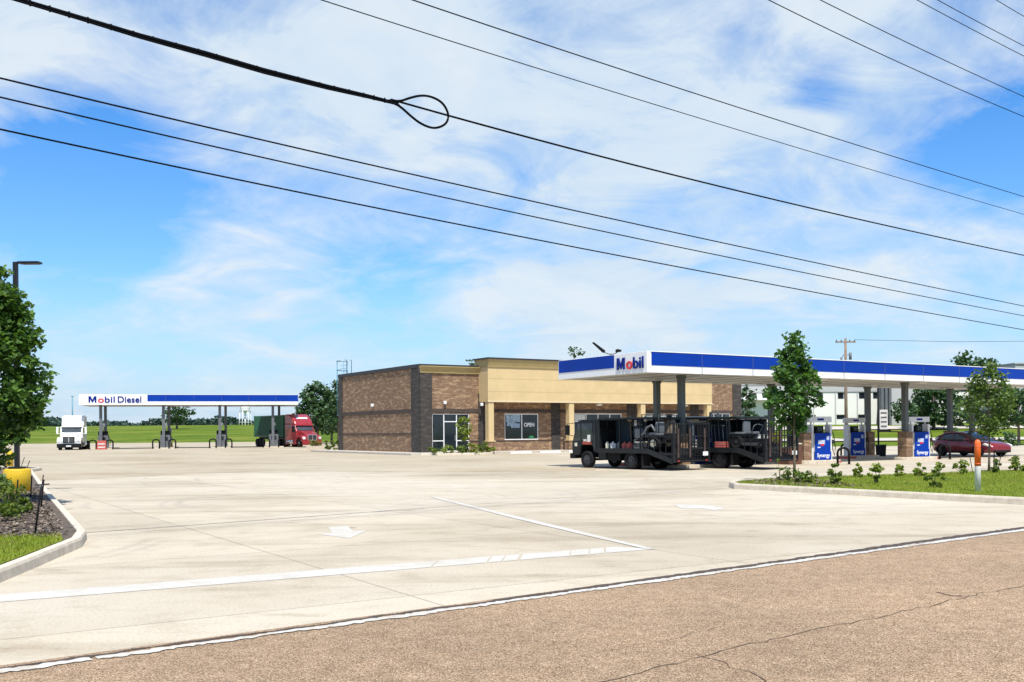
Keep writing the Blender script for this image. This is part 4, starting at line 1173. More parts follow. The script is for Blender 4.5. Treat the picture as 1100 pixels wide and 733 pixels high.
# ------------------------------------------------------------------ road tractors
def make_semi(name, label, loc, h, paint, aero, cat='semi truck'):
    t = thing(name, label, cat, loc, math.atan2(h.y, h.x))
    P = M[paint]
    mb = MB(); mb.prism([(-.75, .72), (1.02, .62), (1.12, 1.0), (1.06, 1.42), (.7, 1.62), (-.75, 1.95)], 'y', -.80, .80); mb.build('hood', P, t, bevel=.08)
    for s in (-1, 1):
        a, b = sorted((s * .78, s * 1.22)); mb = MB()
        mb.prism([(-.78, .95), (-.62, .95), (-.5, 1.06), (-.2, 1.16), (.2, 1.16), (.5, 1.05), (.62, .70), (1.0, .66), (1.06, 1.05), (.7, 1.38), (-.78, 1.42)], 'y', a, b); f = mb.build('fender', P, t, bevel=.04)
        mb = MB(); mb.box(.72, 1.085, s * 1.0 - .17, s * 1.0 + .17, .92, 1.22, ch=.06); mb.build('headlight', M['lens'], t)
        wheel(t, 0, s * 1.03, .5, .3, 'steel')
        for x in (-4.35, -5.6): wheel(t, x, s * 1.05, .5, .30, 'steel', dual=True); wheel(t, x, s * .72, .5, .28, 'steel')
        mb = MB(); mb.cyl((-1.7, s * .95, .62), (-3.3, s * .95, .62), .30, n=16); mb.build('fuel_tank', M['chrome'], t)
        mb = MB(); mb.box(-1.06, -.86, s * 1.46 - .12, s * 1.46 + .12, 1.75, 2.55, ch=.04); mb.tube([(-.9, s * 1.12, 2.5), (-.92, s * 1.4, 2.45)], .03, 6); mb.tube([(-.9, s * 1.12, 1.8), (-.92, s * 1.4, 1.82)], .03, 6); mb.build('mirror', M['blackmat'] if aero else M['dirty_white'], t)
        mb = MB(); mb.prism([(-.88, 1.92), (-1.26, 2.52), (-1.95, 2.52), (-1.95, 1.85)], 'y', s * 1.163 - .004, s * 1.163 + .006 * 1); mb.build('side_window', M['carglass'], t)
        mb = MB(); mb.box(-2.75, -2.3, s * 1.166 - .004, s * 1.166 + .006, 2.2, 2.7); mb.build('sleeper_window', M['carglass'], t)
        mb = MB(); mb.box(-2.01, -1.99, s * 1.166 - .003, s * 1.166 + .004, .85, 2.55); mb.box(-1.0, -.98, s * 1.166 - .003, s * 1.166 + .004, .85, 1.8); mb.box(-1.9, -1.75, s * 1.166 - .003, s * 1.166 + .02, 1.55, 1.6); mb.build('door_seam', M['blackmat'], t)
    mb = MB(); mb.prism([(-.70, .80), (-.72, 1.90), (-1.12, 2.58), (-1.15, 2.62), (-2.2, 2.70), (-4.0, 2.70), (-4.0, .80)], 'y', -1.16, 1.16); cab = mb.build('cab', P, t, bevel=.06)
    top = [(-1.05, 2.62), (-1.35, 3.05), (-2.0, 3.62), (-2.7, 3.90), (-4.05, 3.92), (-4.05, 2.66)] if aero else [(-1.55, 2.66), (-1.75, 3.0), (-2.1, 3.55), (-2.4, 3.82), (-4.05, 3.88), (-4.05, 2.66)]
    mb = MB(); mb.prism(top, 'y', -1.17, 1.17); mb.build('roof_fairing', P, t, bevel=.16)
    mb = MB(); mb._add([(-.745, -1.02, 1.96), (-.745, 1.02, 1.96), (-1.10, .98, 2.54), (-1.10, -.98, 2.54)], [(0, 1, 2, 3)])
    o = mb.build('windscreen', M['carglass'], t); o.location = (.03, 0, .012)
    mb = MB(); mb.prism([(-1.10, 2.55), (-.88, 2.52), (-.86, 2.58), (-1.1, 2.66)], 'y', -1.1, 1.1); mb.build('visor', P, t)
    mb = MB(); mb.box(1.02, 1.13, -.60, .60, .80, 1.46, ch=.05); mb.build('grille_surround', M['chrome'] if aero else M['blackmat'], t)
    mb = MB(); mb.box(1.10, 1.142, -.48, .48, .86, 1.40); g = mb.build('grille', M['blackmat'], t)
    mb = MB(); mb.box(1.138, 1.16, -.05, .05, .86, 1.40)
    for k in range(5): mb.box(1.138, 1.15, -.48, .48, .92 + .1 * k, .935 + .1 * k)
    mb.build('grille_bar', M['chrome'], g)
    mb = MB(); mb.box(.86, 1.22, -1.2, 1.2, .26, .70, ch=.06); mb.build('bumper', P if aero else M['blackmat'], t)
    mb = MB(); mb.box(1.22, 1.235, -.25, .25, .36, .52); mb.build('number_plate', M['dirty_white'], t)
    mb = MB(); mb.box(-6.3, .8, -.45, -.33, .7, .95); mb.box(-6.3, .8, .33, .45, .7, .95); mb.lathe([(.5, .96), (.5, 1.1), (.1, 1.12)], (-4.9, 0, 0), 16)
    for x in (0, -4.35, -5.6): mb.cyl((x, -1, .5), (x, 1, .5), .08)
    mb.build('chassis', M['blackmat'], t)
    if aero:
        mb = MB(); mb.prism([(-.85, .35), (-3.95, .35), (-3.95, .82), (-.85, .82)], 'y', 1.10, 1.17); mb.prism([(-.85, .35), (-3.95, .35), (-3.95, .82), (-.85, .82)], 'y', -1.17, -1.10); mb.build('side_skirt', P, t)
        mb = MB(); mb._add([(-1.62, -.7, 3.30), (-1.62, .7, 3.30), (-1.86, .7, 3.51), (-1.86, -.7, 3.51)], [(0, 1, 2, 3)]); o = mb.build('fairing_lettering', M['dirty_white'], t); o.location = (-.02 + .05, 0, .04)
    return t
make_semi('semi_truck', 'white semi tractor facing the camera beside the diesel canopy', atY(75.5, 109), Vector((.27, -.963, 0)), 'semiwhite', False)
hr = Vector((.60, -.80, 0)).normalized(); R0 = atY(331, 116)
make_semi('semi_truck', 'red semi tractor with rounded roof fairing pulling a green container', R0, hr, 'semired', True)
t = thing('container_trailer', 'green shipping container on a skeletal trailer behind the red tractor', 'trailer', R0, math.atan2(hr.y, hr.x))
mb = MB(); mb.box(-13.2, -4.35, -1.22, 1.22, 1.22, 3.85)
c = mb.build('container', M['ctrpaint'], t)
mb = MB()
for k in range(44): 
    for s in (-1, 1): mb.box(-13.1 + .2 * k, -13.1 + .2 * k + .1, s * 1.235 - .015, s * 1.235 + .015, 1.4, 3.7)
for k in range(11): mb.box(-4.352, -4.32, -1.1 + .2 * k, -1.0 + .2 * k, 1.4, 3.7)
mb.build('corrugation', M['ctrpaint'], c)
mb = MB()
for x in (-13.2, -4.5):
    for y in (-1.26, 1.12): mb.box(x - .02, x + .17, y, y + .14, 1.2, 3.87)
mb.build('corner_post', M['ctrpaint'], c)
mb = MB()
for s in (-1, 1): mb.box(-13.2, -4.4, s * .5 - .08, s * .5 + .08, .95, 1.2); mb.box(-6.9, -6.75, s * .75 - .07, s * .75 + .07, .1, 1.0)
mb.build('trailer_frame', M['blackmat'], t)
for x in (-11.2, -12.4):
    for s in (-1, 1): wheel(t, x, s * 1.0, .5, .45, 'steel', dual=True)

# ------------------------------------------------------------------ maroon car
ch = hd(160); CB = Vector((26.55, 59.4, 0))
car = thing('car', 'maroon crossover car parked among the pumps with its nose toward the shrubs', 'car', CB, math.atan2(ch.y, ch.x))
def loft(rings, name, m, parent, smooth=True):
    n = len(rings[0]); mb = MB(); fs = []
    for i in range(len(rings) - 1):
        for k in range(n): fs.append((i * n + k, i * n + (k + 1) % n, (i + 1) * n + (k + 1) % n, (i + 1) * n + k))
    mb._add([p for r_ in rings for p in r_], fs, smooth)
    mb._add(rings[0], [list(range(n))]); mb._add(rings[-1], [list(range(n))])
    return mb.build(name, m, parent)
st = [(-.84, .42, .80, .66), (-.78, .30, .96, .80), (-.5, .24, 1.02, .88), (0, .22, 1.0, .92), (.8, .20, .94, .925), (1.6, .20, .93, .925), (2.2, .20, .95, .92), (2.8, .22, .88, .91), (3.25, .24, .80, .87), (3.55, .28, .70, .78), (3.68, .36, .58, .62)]
rings = []
for x, zb, zt_, w_ in st:
    zm = zb + (zt_ - zb) * .55
    half = [(w_ * .86, zb), (w_ * .98, zb + .1), (w_, zm), (w_ * .97, zt_ - .10), (w_ * .86, zt_ - .01), (w_ * .4, zt_ + .02)]
    rings.append([(x, y, z) for y, z in half] + [(x, -y, z) for y, z in half[::-1]])
body = loft(rings, 'body', M['maroon'], car)
gs = [(-.62, .99, .70, 1.04), (-.35, .98, .78, 1.22), (.1, .97, .80, 1.40), (.7, .93, .80, 1.455), (1.2, .92, .80, 1.44), (1.65, .92, .79, 1.33), (2.15, .94, .77, 1.10), (2.42, .93, .74, .96)]
rings = []
for x, zb, w_, zt_ in gs:
    half = [(w_ + .05, zb - .02), (w_ + .02, zb + (zt_ - zb) * .3), (w_ - .12 * (zt_ - zb) / .5, zt_ - .05 * (zt_ - zb) / .5), (w_ * .5, zt_)]
    rings.append([(x, y, z) for y, z in half] + [(x, -y, z) for y, z in half[::-1]])
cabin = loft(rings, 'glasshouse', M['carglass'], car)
mb = MB()
for s in (-1, 1):
    for x0, z0, x1, z1 in ((.78, .93, .80, 1.41), (-.35, .99, .02, 1.33)): mb.tube([(x0, s * .835, z0), (x1, s * .70, z1)], .03, 6)
    mb.tube([(2.36, s * .80, .93), (1.66, s * .71, 1.29), (1.2, s * .70, 1.39), (.7, s * .695, 1.405), (.1, s * .70, 1.35), (-.4, s * .76, 1.17), (-.66, s * .74, 1.02)], .032, 6)
mb.build('roof_pillar', M['maroon'], cabin)
for s in (-1, 1):
    wheel(car, 0, s * .83, .335, .22, 'darkrim'); wheel(car, 2.75, s * .83, .335, .22, 'darkrim')
    mb = MB(); pl = [(.40 * math.cos(R(a)), .335 + .40 * math.sin(R(a))) for a in range(-20, 201, 20)]
    mb.prism(pl, 'y', *sorted((s * .80, s * .927))); mb.prism([(p[0] + 2.75, p[1]) for p in pl], 'y', *sorted((s * .80, s * .925))); mb.build('wheel_arch', M['blackmat'], car)
    mb = MB(); mb.prism([(3.05, .70), (3.5, .60), (3.52, .70), (3.15, .80)], 'y', *sorted((s * .58, s * .88))); mb.build('headlight', M['lens'], car, bevel=.02)
    mb = MB(); mb.box(1.95, 2.15, s * 1.0 - .09, s * 1.0 + .09, .95, 1.08, ch=.03); mb.build('mirror', M['maroon'], car)
    mb = MB(); mb.box(-.86, -.70, *sorted((s * .50, s * .80)), .80, .92, ch=.02); mb.build('tail_light', M['redpaint'], car)
    mb = MB()
    for x in (.25, 1.2): mb.box(x, x + .18, *sorted((s * .92, s * .945)), .80, .825)
    mb.build('door_handle', M['maroon'], car)
    mb = MB(); mb.box(.45, 2.3, *sorted((s * .88, s * .94)), .2, .32, ch=.02); mb.build('sill', M['blackmat'], car)
mb = MB(); mb.box(3.45, 3.70, -.6, .6, .26, .40, ch=.03); mb.build('lower_grille', M['blackmat'], car)
mb = MB(); mb.box(-.88, -.80, -.26, .26, .58, .70); mb.build('number_plate', M['white'], car)

# ------------------------------------------------------------------ island furniture
q = at(1050.5, 527.5, .125)
t = thing('marker_post', 'white marker post with a rounded orange top half on the grass island', 'marker post', q)
mb = MB(); mb.lathe([(.07, -.1), (.07, .60), (.07, .63)], n=18); mb.build('post', M['dirty_white'], t)
mb = MB(); mb.lathe([(.074, .62), (.075, 1.16), (.066, 1.22), (.04, 1.26), (0, 1.275)], n=18); mb.build('cap', M['orange'], t)
mb = MB(); mb.lathe([(.0755, .66), (.0755, .69)], n=18); mb.lathe([(.0760, 1.08), (.0760, 1.10)], n=18)
mb.build('ring', mat('deep_orange_ring', (.62, .10, .02), .5), kids(t)[1])  # two thin rings in a deeper orange than the cap
shr = [(838, 516.5, .62, .5, 'shrub_dark', 'thin twiggy shrub at the very tip of the grass island'), (853, 518.5, .45, .75, 'shrub_dark', 'dark green shrub at the foot of the round topped tree'), (868, 519.0, .3, .6, 'shrub_dark', 'low flat shrub just past the round topped tree trunk'),
       (897, 520.3, .55, .5, 'shrub_dark', 'darker upright shrub on the kerb side, below the foremost hoop rail'), (922.5, 513, .42, .42, 'shrub', 'small yellow green shrub below the second blue pump panel'), (942, 519.5, .58, .55, 'shrub', 'bushy yellow green shrub on the kerb side beneath the waste bin'),
       (967, 512, .42, .45, 'shrub', 'compact bright shrub beneath the brick column beside the third pump'), (988, 511.5, .38, .52, 'shrub', 'wide low shrub directly below the pump beside the car'), (1003.5, 524, .5, .5, 'shrub_dark', 'shrub standing alone nearest the kerb beside the marker post'),
       (1010, 511.5, .42, .5, 'shrub', 'leggy shrub under the hoop rail at the car'), (1033, 509.5, .48, .6, 'shrub', 'loose shrub below the middle of the maroon car'), (1070, 508, .45, .4, 'shrub_dark', 'small dark shrub at the foot of the sparse staked tree'),
       (1089, 506, .5, .6, 'shrub', 'rounded shrub past the nose of the maroon car'), (1102, 506.5, .45, .5, 'shrub', 'shrub cut by the frame edge at the end of the island row')]
for px, py, h_, w_, m_, l_ in shr:
    make_shrub('shrub', l_, at(px, py, .12), h_, w_ * .85, M[m_], 'shrubs planted on the grass island', 13 if px != 838 else 7, 34 if px != 838 else 10, .07)
make_tree('maple_tree', 'young round topped maple on the grass island, in front of the blue canopy band', (8.98, 31.45, .12), [(1.55, .25), (1.85, .6), (2.3, .84), (2.8, .90), (3.25, .72), (3.7, .46), (4.15, .28), (4.58, .08)], 96, 46, .25, .135, M['leaf2'], .045, None, 12, .45)
make_tree('staked_tree', 'sparse olive leaved young tree with stakes on the island, before the maroon car', (17.0, 35.2, .12), [(1.35, .2), (1.7, .6), (2.3, .85), (2.9, .8), (3.4, .5), (3.8, .12)], 135, 28, .27, .10, M['leaf_dry'], .04, None, 16, .3)
def stake(label, p0, top, r=.018, group=None, m='blackmat', name='tree_stake'):
    mb = MB(); mb.tube([(0, 0, -.05), (top[0] * .5, top[1] * .5, top[2] * .5), top], r, 6)
    mb.cur = 0
    o = mb.build(name, M[m]); o.location = p0
    return tag(o, label, 'stake', group)
stake('thin leaning stake below the rear door of the maroon car', at(1045, 507, .12), (-.12, 0, .62), .015)
stake('dark stake standing close by the trunk of the sparse tree', at(1067.5, 506, .12), (.05, .05, .75), .02)
stake('bent stake beyond the trunk of the sparse tree', at(1072, 505.5, .12), (.12, .0, .6), .015)

# ------------------------------------------------------------------ bed at the near corner
lp = Vector((-13.9, 27.7, .115))
t = thing('lamp_post', 'tall dark lamp post on a yellow concrete base in the near bed', 'lamp post', lp)
mb = MB(); mb.lathe([(.36, -.1), (.36, .60), (.34, .635), (0, .64)], n=24); mb.build('base', M['yellow'], t)
mb = MB(); mb.box(-.055, .055, -.055, .055, .66, 6.44); mb.box(-.17, .17, -.17, .17, .64, .70, ch=.01); mb.build('pole', M['black'], t)
mb = MB(); mb.box(-.03, .12, -.03, .03, 6.39, 6.435); mb.box(.1, .70, -.13, .13, 6.385, 6.445, ch=.015); h = mb.build('lamp_head', M['black'], t)
mb = MB(); mb.box(.2, .64, -.09, .09, 6.372, 6.386); mb.build('lens', M['dpillar'], h)
t = thing('bollard', 'yellow bollard half hidden by leaves behind the lamp post base', 'bollard', at(10.5, 503, .0))
mb = MB(); mb.lathe([(.17, -.05), (.17, .7), (.15, .82), (.08, .9), (0, .92)], n=16); mb.build('post', M['yellow'], t)
mb = MB(); mb.lathe([(.173, .45), (.173, .55)], n=16); mb.build('band', M['orange'], t)
make_tree('maple_tree', 'large dense dark green maple at the picture edge beside the tall lamp post', (-12.1, 22.6, .1), [(1.0, .25), (1.4, .65), (1.8, 1.0), (2.5, 1.27), (3.2, 1.25), (3.9, 1.0), (4.6, .78), (5.2, .50), (5.75, .14)], 250, 75, .33, .125, M['leaf'], .07, None, 14, .45)
sts = [((37, 575), (.12, .0, .78)), ((44, 546), (.07, 0, .62)), ((17, 546), (.05, 0, .62)), ((33, 535), (.03, 0, .55)), ((28, 505), (.12, .1, .42)), ((23, 500), (.12, .1, .42)), ((45, 522), (.05, 0, .34))]
sl = ['dark leaning stake nearest the grass corner of the bed', 'dark stake crossed by a short cross piece near the kerb', 'upright dark stake in the mulch among the shrubs', 'thin stake before the yellow lamp base', 'short slanting stake right of the lamp plate', 'short slanting stake touching the lamp plate', 'stub of a stake by the kerb beyond the yellow base']
for (p, tp), l_ in zip(sts, sl):
    stake(l_, at(p[0], p[1], .11), tp, .017, None)
p = at(44, 546, .11); mb = MB(); mb.tube([(-.12, 0, .0), (.18, .02, .02)], .014, 6); o = mb.build('stake_cross_piece', M['blackmat']); o.location = (p.x, p.y, .11 + .50); tag(o, 'short dark cross piece tied over two stakes in the near bed', 'cross piece')
for i, (px, py, h_, w_, m_) in enumerate(((8, 556, .7, .8, 'shrub_dark'), (-14, 562, .7, .9, 'shrub_dark'), (0, 532, .6, .8, 'leaf'), (26, 552, .32, .4, 'shrub_dark'))):
    make_shrub('shrub', ['dark shrub in the mulch beneath the maple, closest to the stakes', 'dark shrub at the very picture edge in the mulch bed', 'shrub behind the mulch shrubs at the foot of the lamp base', 'tiny seedling shrub beside the stakes in the mulch'][i], at(px, py, .11), h_, w_, M[m_], 'shrubs in the near bed', 9, 34, .085)
# shrubs and planter at the rear corner of the store
for i, (px, y) in enumerate(((352, 96), (358, 95), (363, 94))):
    make_shrub('shrub', ['dark rounded shrub next to the pale planter near the red tractor', 'dark rounded shrub midway between planter and store corner', 'dark rounded shrub against the rear corner of the store'][i], atY(px, y), .95, .85, M['shrub_dark'], 'shrubs behind the store corner', 8, 26, .16)
t = thing('planter', 'low pale planter box filled with dark plants before the red tractor', 'planter', atY(338, 95), R(10))
mb = MB(); mb.box(-.75, .75, -.3, .3, -.02, .42, taper=-.05); mb.build('box', M['conc'], t)
P, C = clumps([(.42, .3), (.7, .45), (.95, .2)], 14, 24, .2, shell=.2); P[:, 0] *= 1.5; leaves('plants', P, .14, M['shrub_dark'], t)

# ------------------------------------------------------------------ trees behind
def bgtree(name, label, px, Y, topy, wpx, n=60, per=26, lm='leaf_far', zb=.25, z0=None, seedshape=0, ls=None):
    z0 = ground_z((px - CX) / F * Y, Y) if z0 is None else z0
    H = zat(px, topy, Y) - z0; r = wpx / 2 * Y / F
    prof = [[(zb * H, r * .5), (.4 * H, r), (.65 * H, r * .95), (.85 * H, r * .6), (H, r * .12)], [(zb * H, r * .8), (.35 * H, r), (.6 * H, r * .8), (.8 * H, r * .45), (H, r * .06)], [(zb * H, r * .6), (.45 * H, r), (.75 * H, r * 1.0), (.92 * H, r * .7), (H, r * .3)]][seedshape]
    return make_tree(name, label, atY(px, Y, z0), prof, n, per, r * .33, ls or max(.28, r * .16), M[lm], max(.1, r * .07), None, 8, .5)
bgtree('tree', 'tall full tree rising behind the red tractor and green container', 341, 150, 413.5, 48, 90, 34, seedshape=0)
bgtree('tree', 'dark tree pressed against the rear corner of the store', 363, 140, 409, 30, 70, 34, seedshape=1)
bgtree('tree', 'low broad tree filling the gap between red tractor roof and store', 356, 165, 432, 40, 60, 30, seedshape=2)
bgtree('tree', 'lone airy tree seen under the diesel canopy beside its second column', 190, 330, 431.5, 30, 55, 24, seedshape=2)
bgtree('tree', 'tree top peeking over the roof where brick end meets tan parapet', 506, 118, 383.5, 26, 45, 26)
bgtree('tree', 'tree top showing just beyond the near end of the blue canopy band', 617, 118, 374.5, 30, 45, 26, seedshape=2)
bgtree('tree', 'tall narrow tree between the brick store end and the pale building', 802, 106, 410, 26, 50, 28, seedshape=1)
bgtree('tree', 'small lollipop tree on the lawn before the grey blank wall', 971, 117, 428, 26, 40, 26, zb=.35)
bgtree('tree', 'broad dark tree on the lawn behind the third pump topper', 1003, 122, 412, 50, 90, 30, zb=.12, seedshape=2)
bgtree('tree', 'dark tree on the lawn between the glass office and the sparse tree', 1031, 128, 430, 34, 50, 28, zb=.1)
bgtree('tree', 'large far tree whose crown stands over the blue band near the block', 1036, 175, 384.5, 52, 80, 28, seedshape=2, zb=.3)
bgtree('tree', 'rounded far tree top over the band directly above the sparse staked tree', 1066, 150, 386, 34, 60, 28, zb=.3)
bgtree('tree', 'spreading tree with bare trunk at the picture edge past the car', 1094, 92, 418, 50, 75, 30, zb=.4, seedshape=2)
for i, (px, y, w_, h_) in enumerate(((1086, 88, 1.7, 1.3), (1024, 90, 1.6, 1.7), (1040, 92, 1.5, 1.4))):
    make_shrub('shrub', ['round clipped bush on the far lawn beyond the car nose', 'loose bush behind the car roof by the third canopy column', 'bush behind the middle of the car roof'][i], atY(px, y, ground_z(40, y)), h_, w_, M['leaf_far'], 'bushes on the far lawn', 14, 30, .2)
n = 30000
xs = rng.uniform(-640, -60, n); dd = rng.uniform(0, 60, n)
hh = 8.2 + 2.2 * np.sin(xs * .043 + 1) + 1.6 * np.sin(xs * .117) + 1.2 * np.sin(xs * .31) + .8 * np.sin(xs * .77)
P = np.stack([xs, 860 + dd, 4.6 + hh * rng.random(n) ** .9], 1)
o = leaves('treeline', P, 2.6, M['leaf_wood'], None, up=.2); tag(o, 'long low belt of distant woodland along the top of the green field', 'woodland', kind='stuff')

# ------------------------------------------------------------------ far buildings
def far_building(name, label, px0, px1, Y, topy, rot, mwall, rows, band=None, depth=14, cat='building', extra=None):
    a = atY(px0, Y); z0 = ground_z(a.x, Y) - .3
    L = (px1 - px0) / F * Y / math.cos(rot)
    H = zat((px0 + px1) / 2, topy, Y) - z0
    t = thing(name, label, cat, (a.x, a.y, z0), rot)
    holes = [(x0, x1, za - z0, zb_ - z0) for x0, x1, za, zb_ in rows if x1 < L]
    mb = MB(); mb.panel(0, L, 0, H, holes, 0, .25)
    mb._add([(0, 0, 0), (0, depth, 0), (0, depth, H), (0, 0, H)], [(0, 1, 2, 3)]); mb._add([(L, 0, 0), (L, depth, 0), (L, depth, H), (L, 0, H)], [(0, 1, 2, 3)]); mb._add([(0, depth, 0), (L, depth, 0), (L, depth, H), (0, depth, H)], [(0, 1, 2, 3)])
    mb.build('wall', M[mwall], t)
    for x0, x1, z1, z2 in holes:
        mb = MB(); f = .08
        mb.box(x0, x1, .1, .2, z1, z1 + f); mb.box(x0, x1, .1, .2, z2 - f, z2); mb.box(x0, x0 + f, .103, .197, z1 + f, z2 - f); mb.box(x1 - f, x1, .103, .197, z1 + f, z2 - f)
        wf_ = mb.build('window', M['greycloth'], t)
        mb = MB(); mb.box(x0 + .02, x1 - .02, .14, .16, z1 + .02, z2 - .02); mb.build('pane', M['glass'], wf_)
    mb = MB(); mb.box(-.2, L + .2, -.2, depth + .2, H, H + .18); mb.build('roof', M['greycloth'] if band else M['roof'], t)
    if band:
        mb = MB(); mb.box(-.1, L + .1, -.12, -.003, H - band, H); mb.build('fascia_band', M['greycloth'], t)
    return t, L, H
W_ = []
for x in (1.3, 3.0, 8.6, 10.6, 13.6, 16.6, 18.6): W_.append((x, x + .95, 5.7, 6.7))
for x in (1.0, 3.2, 9.0, 13.4, 16.4): W_.append((x, x + 1.5, 2.9, 3.6))
tb, L, H = far_building('office_building', 'long pale two storey building with small dark windows behind the pumps', 796, 963, 135, 413.5, R(4), 'palewall', W_, .95)
for k in range(6):
    mb = MB(); mb.box(3.9 + 3.1 * k, 4.05 + 3.1 * k, -.06, -.003, 0, H - .97); mb.build('pilaster', M['greycloth'], tb)
mb = MB(); mb.box(-.3, 3.9, -1.3, -.13, 3.75, 4.0); mb.build('door_canopy', M['white'], tb)
tb2, L, H = far_building('annex_building', 'plain grey windowless block with dark vertical fins beyond the lawn', 958, 1010, 133, 411, R(4), 'greycloth', [])
for k in range(3):
    mb = MB(); mb.box(-1.6 + .55 * k, -1.3 + .55 * k, -.4, .1, 0, H); mb.build('fin', M['dpillar'], tb2)
rows = [(.8, 11.6, 3.4, 4.4), (.8, 11.6, 5.2, 6.3), (.8, 11.6, 7.1, 8.3)]
far_building('glass_office', 'dark office wing with ribbon windows behind the lawn trees', 1008, 1096, 152, 402, R(3), 'palewall', rows)
far_building('tower_block', 'grey flat roofed block whose top corner shows over the canopy end', 1091, 1150, 160, 391, R(3), 'greycloth', [(1.0, 7.6, 5.2, 6.5), (1.0, 7.6, 8.4, 9.7)])

# ------------------------------------------------------------------ poles and tower
up = atY(909, 104, ground_z(36, 104))
t = thing('utility_pole', 'weathered wooden utility pole with cross arm rising behind the canopy', 'utility pole', up)
mb = MB(); mb.tube([(0, 0, -.1), (0, 0, 5), (0, 0, 10.75)], [.19, .16, .12], 10); mb.build('pole', M['wood'], t)
mb = MB(); mb.box(-1.05, 1.05, -.07, .07, 10.3, 10.44); a_ = mb.build('cross_arm', M['wood'], t)
mb = MB()
for x in (-.95, -.45, .45, .95): mb.lathe([(.05, 10.44), (.07, 10.52), (.05, 10.62), (0, 10.64)], (x, 0, 0), 8)
mb.build('insulator', M['dpillar'], a_)
mb = MB(); mb.tube([(0, 0, 9.0), (.35, 0, 9.0)], .04, 6); mb.tube([(0, 0, 9.3), (-.4, 0, 8.7)], .03, 6); mb.cyl((.5, 0, 8.5), (.5, 0, 9.25), .14, n=10); mb.cyl((-.45, 0, 8.4), (-.45, 0, 8.75), .1, n=10); mb.build('cutout_switch', M['dpillar'], t)
t = thing('twin_lamp_post', 'lamp post with two dark heads peeking over the store roof by the canopy', 'lamp post', atY(657, 112, ground_z(10, 112)))
mb = MB(); mb.tube([(0, 0, -.1), (0, 0, 10.0)], [.11, .08], 8); mb.tube([(-.75, 0, 10.15), (0, 0, 9.85), (.7, 0, 10.1)], .045, 6); mb.build('pole', M['blackmat'], t)
mb = MB(); mb.prism([(-2.15, 11.25), (-1.95, 11.32), (-.62, 10.32), (-.75, 10.10), (-.95, 10.12)], 'y', -.2, .2); mb.build('lamp_head', M['blackmat'], t, bevel=.04)
mb = MB(); mb.prism([(.55, 10.12), (1.2, 10.22), (1.15, 10.42), (.7, 10.52), (.5, 10.4)], 'y', -.2, .2); mb.build('lamp_head', M['blackmat'], t, bevel=.04)
t = thing('light_mast', 'thin blue grey mast standing behind the white semi tractor', 'mast', atY(78, 205, ground_z(-91, 205)))
mb = MB(); mb.tube([(0, 0, -.1), (0, 0, 9.4)], [.16, .12], 8); mb.build('pole', M['bluegreen'], t)
mb = MB(); mb.box(-.3, .3, -.12, .12, 9.4, 9.5); mb.build('lamp_head', M['bluegreen'], t)
t = thing('water_tower', 'small white water tower on legs far across the green field', 'water tower', atY(263.5, 700, 5.0))
mb = MB(); mb.lathe([(.1, 11.2), (2.2, 11.8), (3.4, 13.0), (3.5, 16.2), (2.6, 17.4), (.3, 18.2), (0, 18.3)], n=24); mb.build('tank', M['white'], t)
mb = MB(); mb.box(-3.0, -1.3, -3.45, -2.2, 16.9, 17.6); mb.box(.6, 2.6, -3.3, -2.2, 16.9, 17.6); mb.build('tank_lettering', M['red'], t)
for k in range(6):
    a = k * math.pi / 3 + .3; mb = MB(); mb.tube([(4.4 * math.cos(a), 4.4 * math.sin(a), -.3), (3.4 * math.cos(a), 3.4 * math.sin(a), 13.2)], .28, 8); mb.build('leg', M['white'], t)
mb = MB(); mb.tube([(0, 0, -.3), (0, 0, 11.4)], .6, 10); mb.lathe([(3.9, 12.7), (3.9, 12.95), (3.4, 12.95)], n=24)
for z, r_ in ((4.4, 4.05), (8.4, 3.75)):
    mb.tube([(r_ * math.cos(k * math.pi / 3 + .3), r_ * math.sin(k * math.pi / 3 + .3), z) for k in range(7)], .12, 5)
mb.build('riser_and_bracing', M['white'], t)

# ------------------------------------------------------------------ overhead wires, all in the pole line along the road
WD = hd(47.5); WNRM = Vector((-WD.y, WD.x, 0))
def onplane(px, py, q):
    u = (px - CX) / F; v = (HY - py) / F; c, s = math.cos(ROLL), math.sin(ROLL)
    d = Vector((u * c + v * s, 1.0, -u * s + v * c)); k = q / d.dot(WNRM)
    return Vector((0, 0, EYE)) + d * k
def wire(label, p3, r, q=14.0, name='overhead_wire', ext=(14, 60), group=None, cat='wire', x0=None, x1=None):
    (xa, ya), (xb, yb), (xc, yc) = p3
    def Y(x): return ya * (x - xb) * (x - xc) / ((xa - xb) * (xa - xc)) + yb * (x - xa) * (x - xc) / ((xb - xa) * (xb - xc)) + yc * (x - xa) * (x - xb) / ((xc - xa) * (xc - xb))
    lo = xa if x0 is None else x0; hi = xc if x1 is None else x1
    pts = [onplane(x, Y(x), q) for x in np.linspace(lo, hi, 22)]
    if ext[0]: d = (pts[0] - pts[1]).normalized(); pts.insert(0, pts[0] + d * ext[0])
    if ext[1]: d = (pts[-1] - pts[-2]).normalized(); pts.append(pts[-1] + d * ext[1])
    mb = MB(); mb.tube(pts, r, 6)
    o = mb.build(name, M['wire']); tag(o, label, cat, group); return o
wg = 'overhead wires along the road'
wire('uppermost of the three parallel wires running below the heavy looped cable', [(0, 84), (550, 211.5), (1100, 329)], .0125, group=wg)
wire('middle one of the three parallel wires below the heavy looped cable', [(0, 104.5), (550, 228), (1100, 339.5)], .0115, group=wg)
wire('lowest wire of all, passing closest above the store and canopy', [(0, 139), (550, 252.5), (1100, 354.5)], .0125, group=wg)
wire('thin pale wire just above the heavy looped cable', [(345, 0), (550, 65), (1100, 230.5)], .009, group=wg)
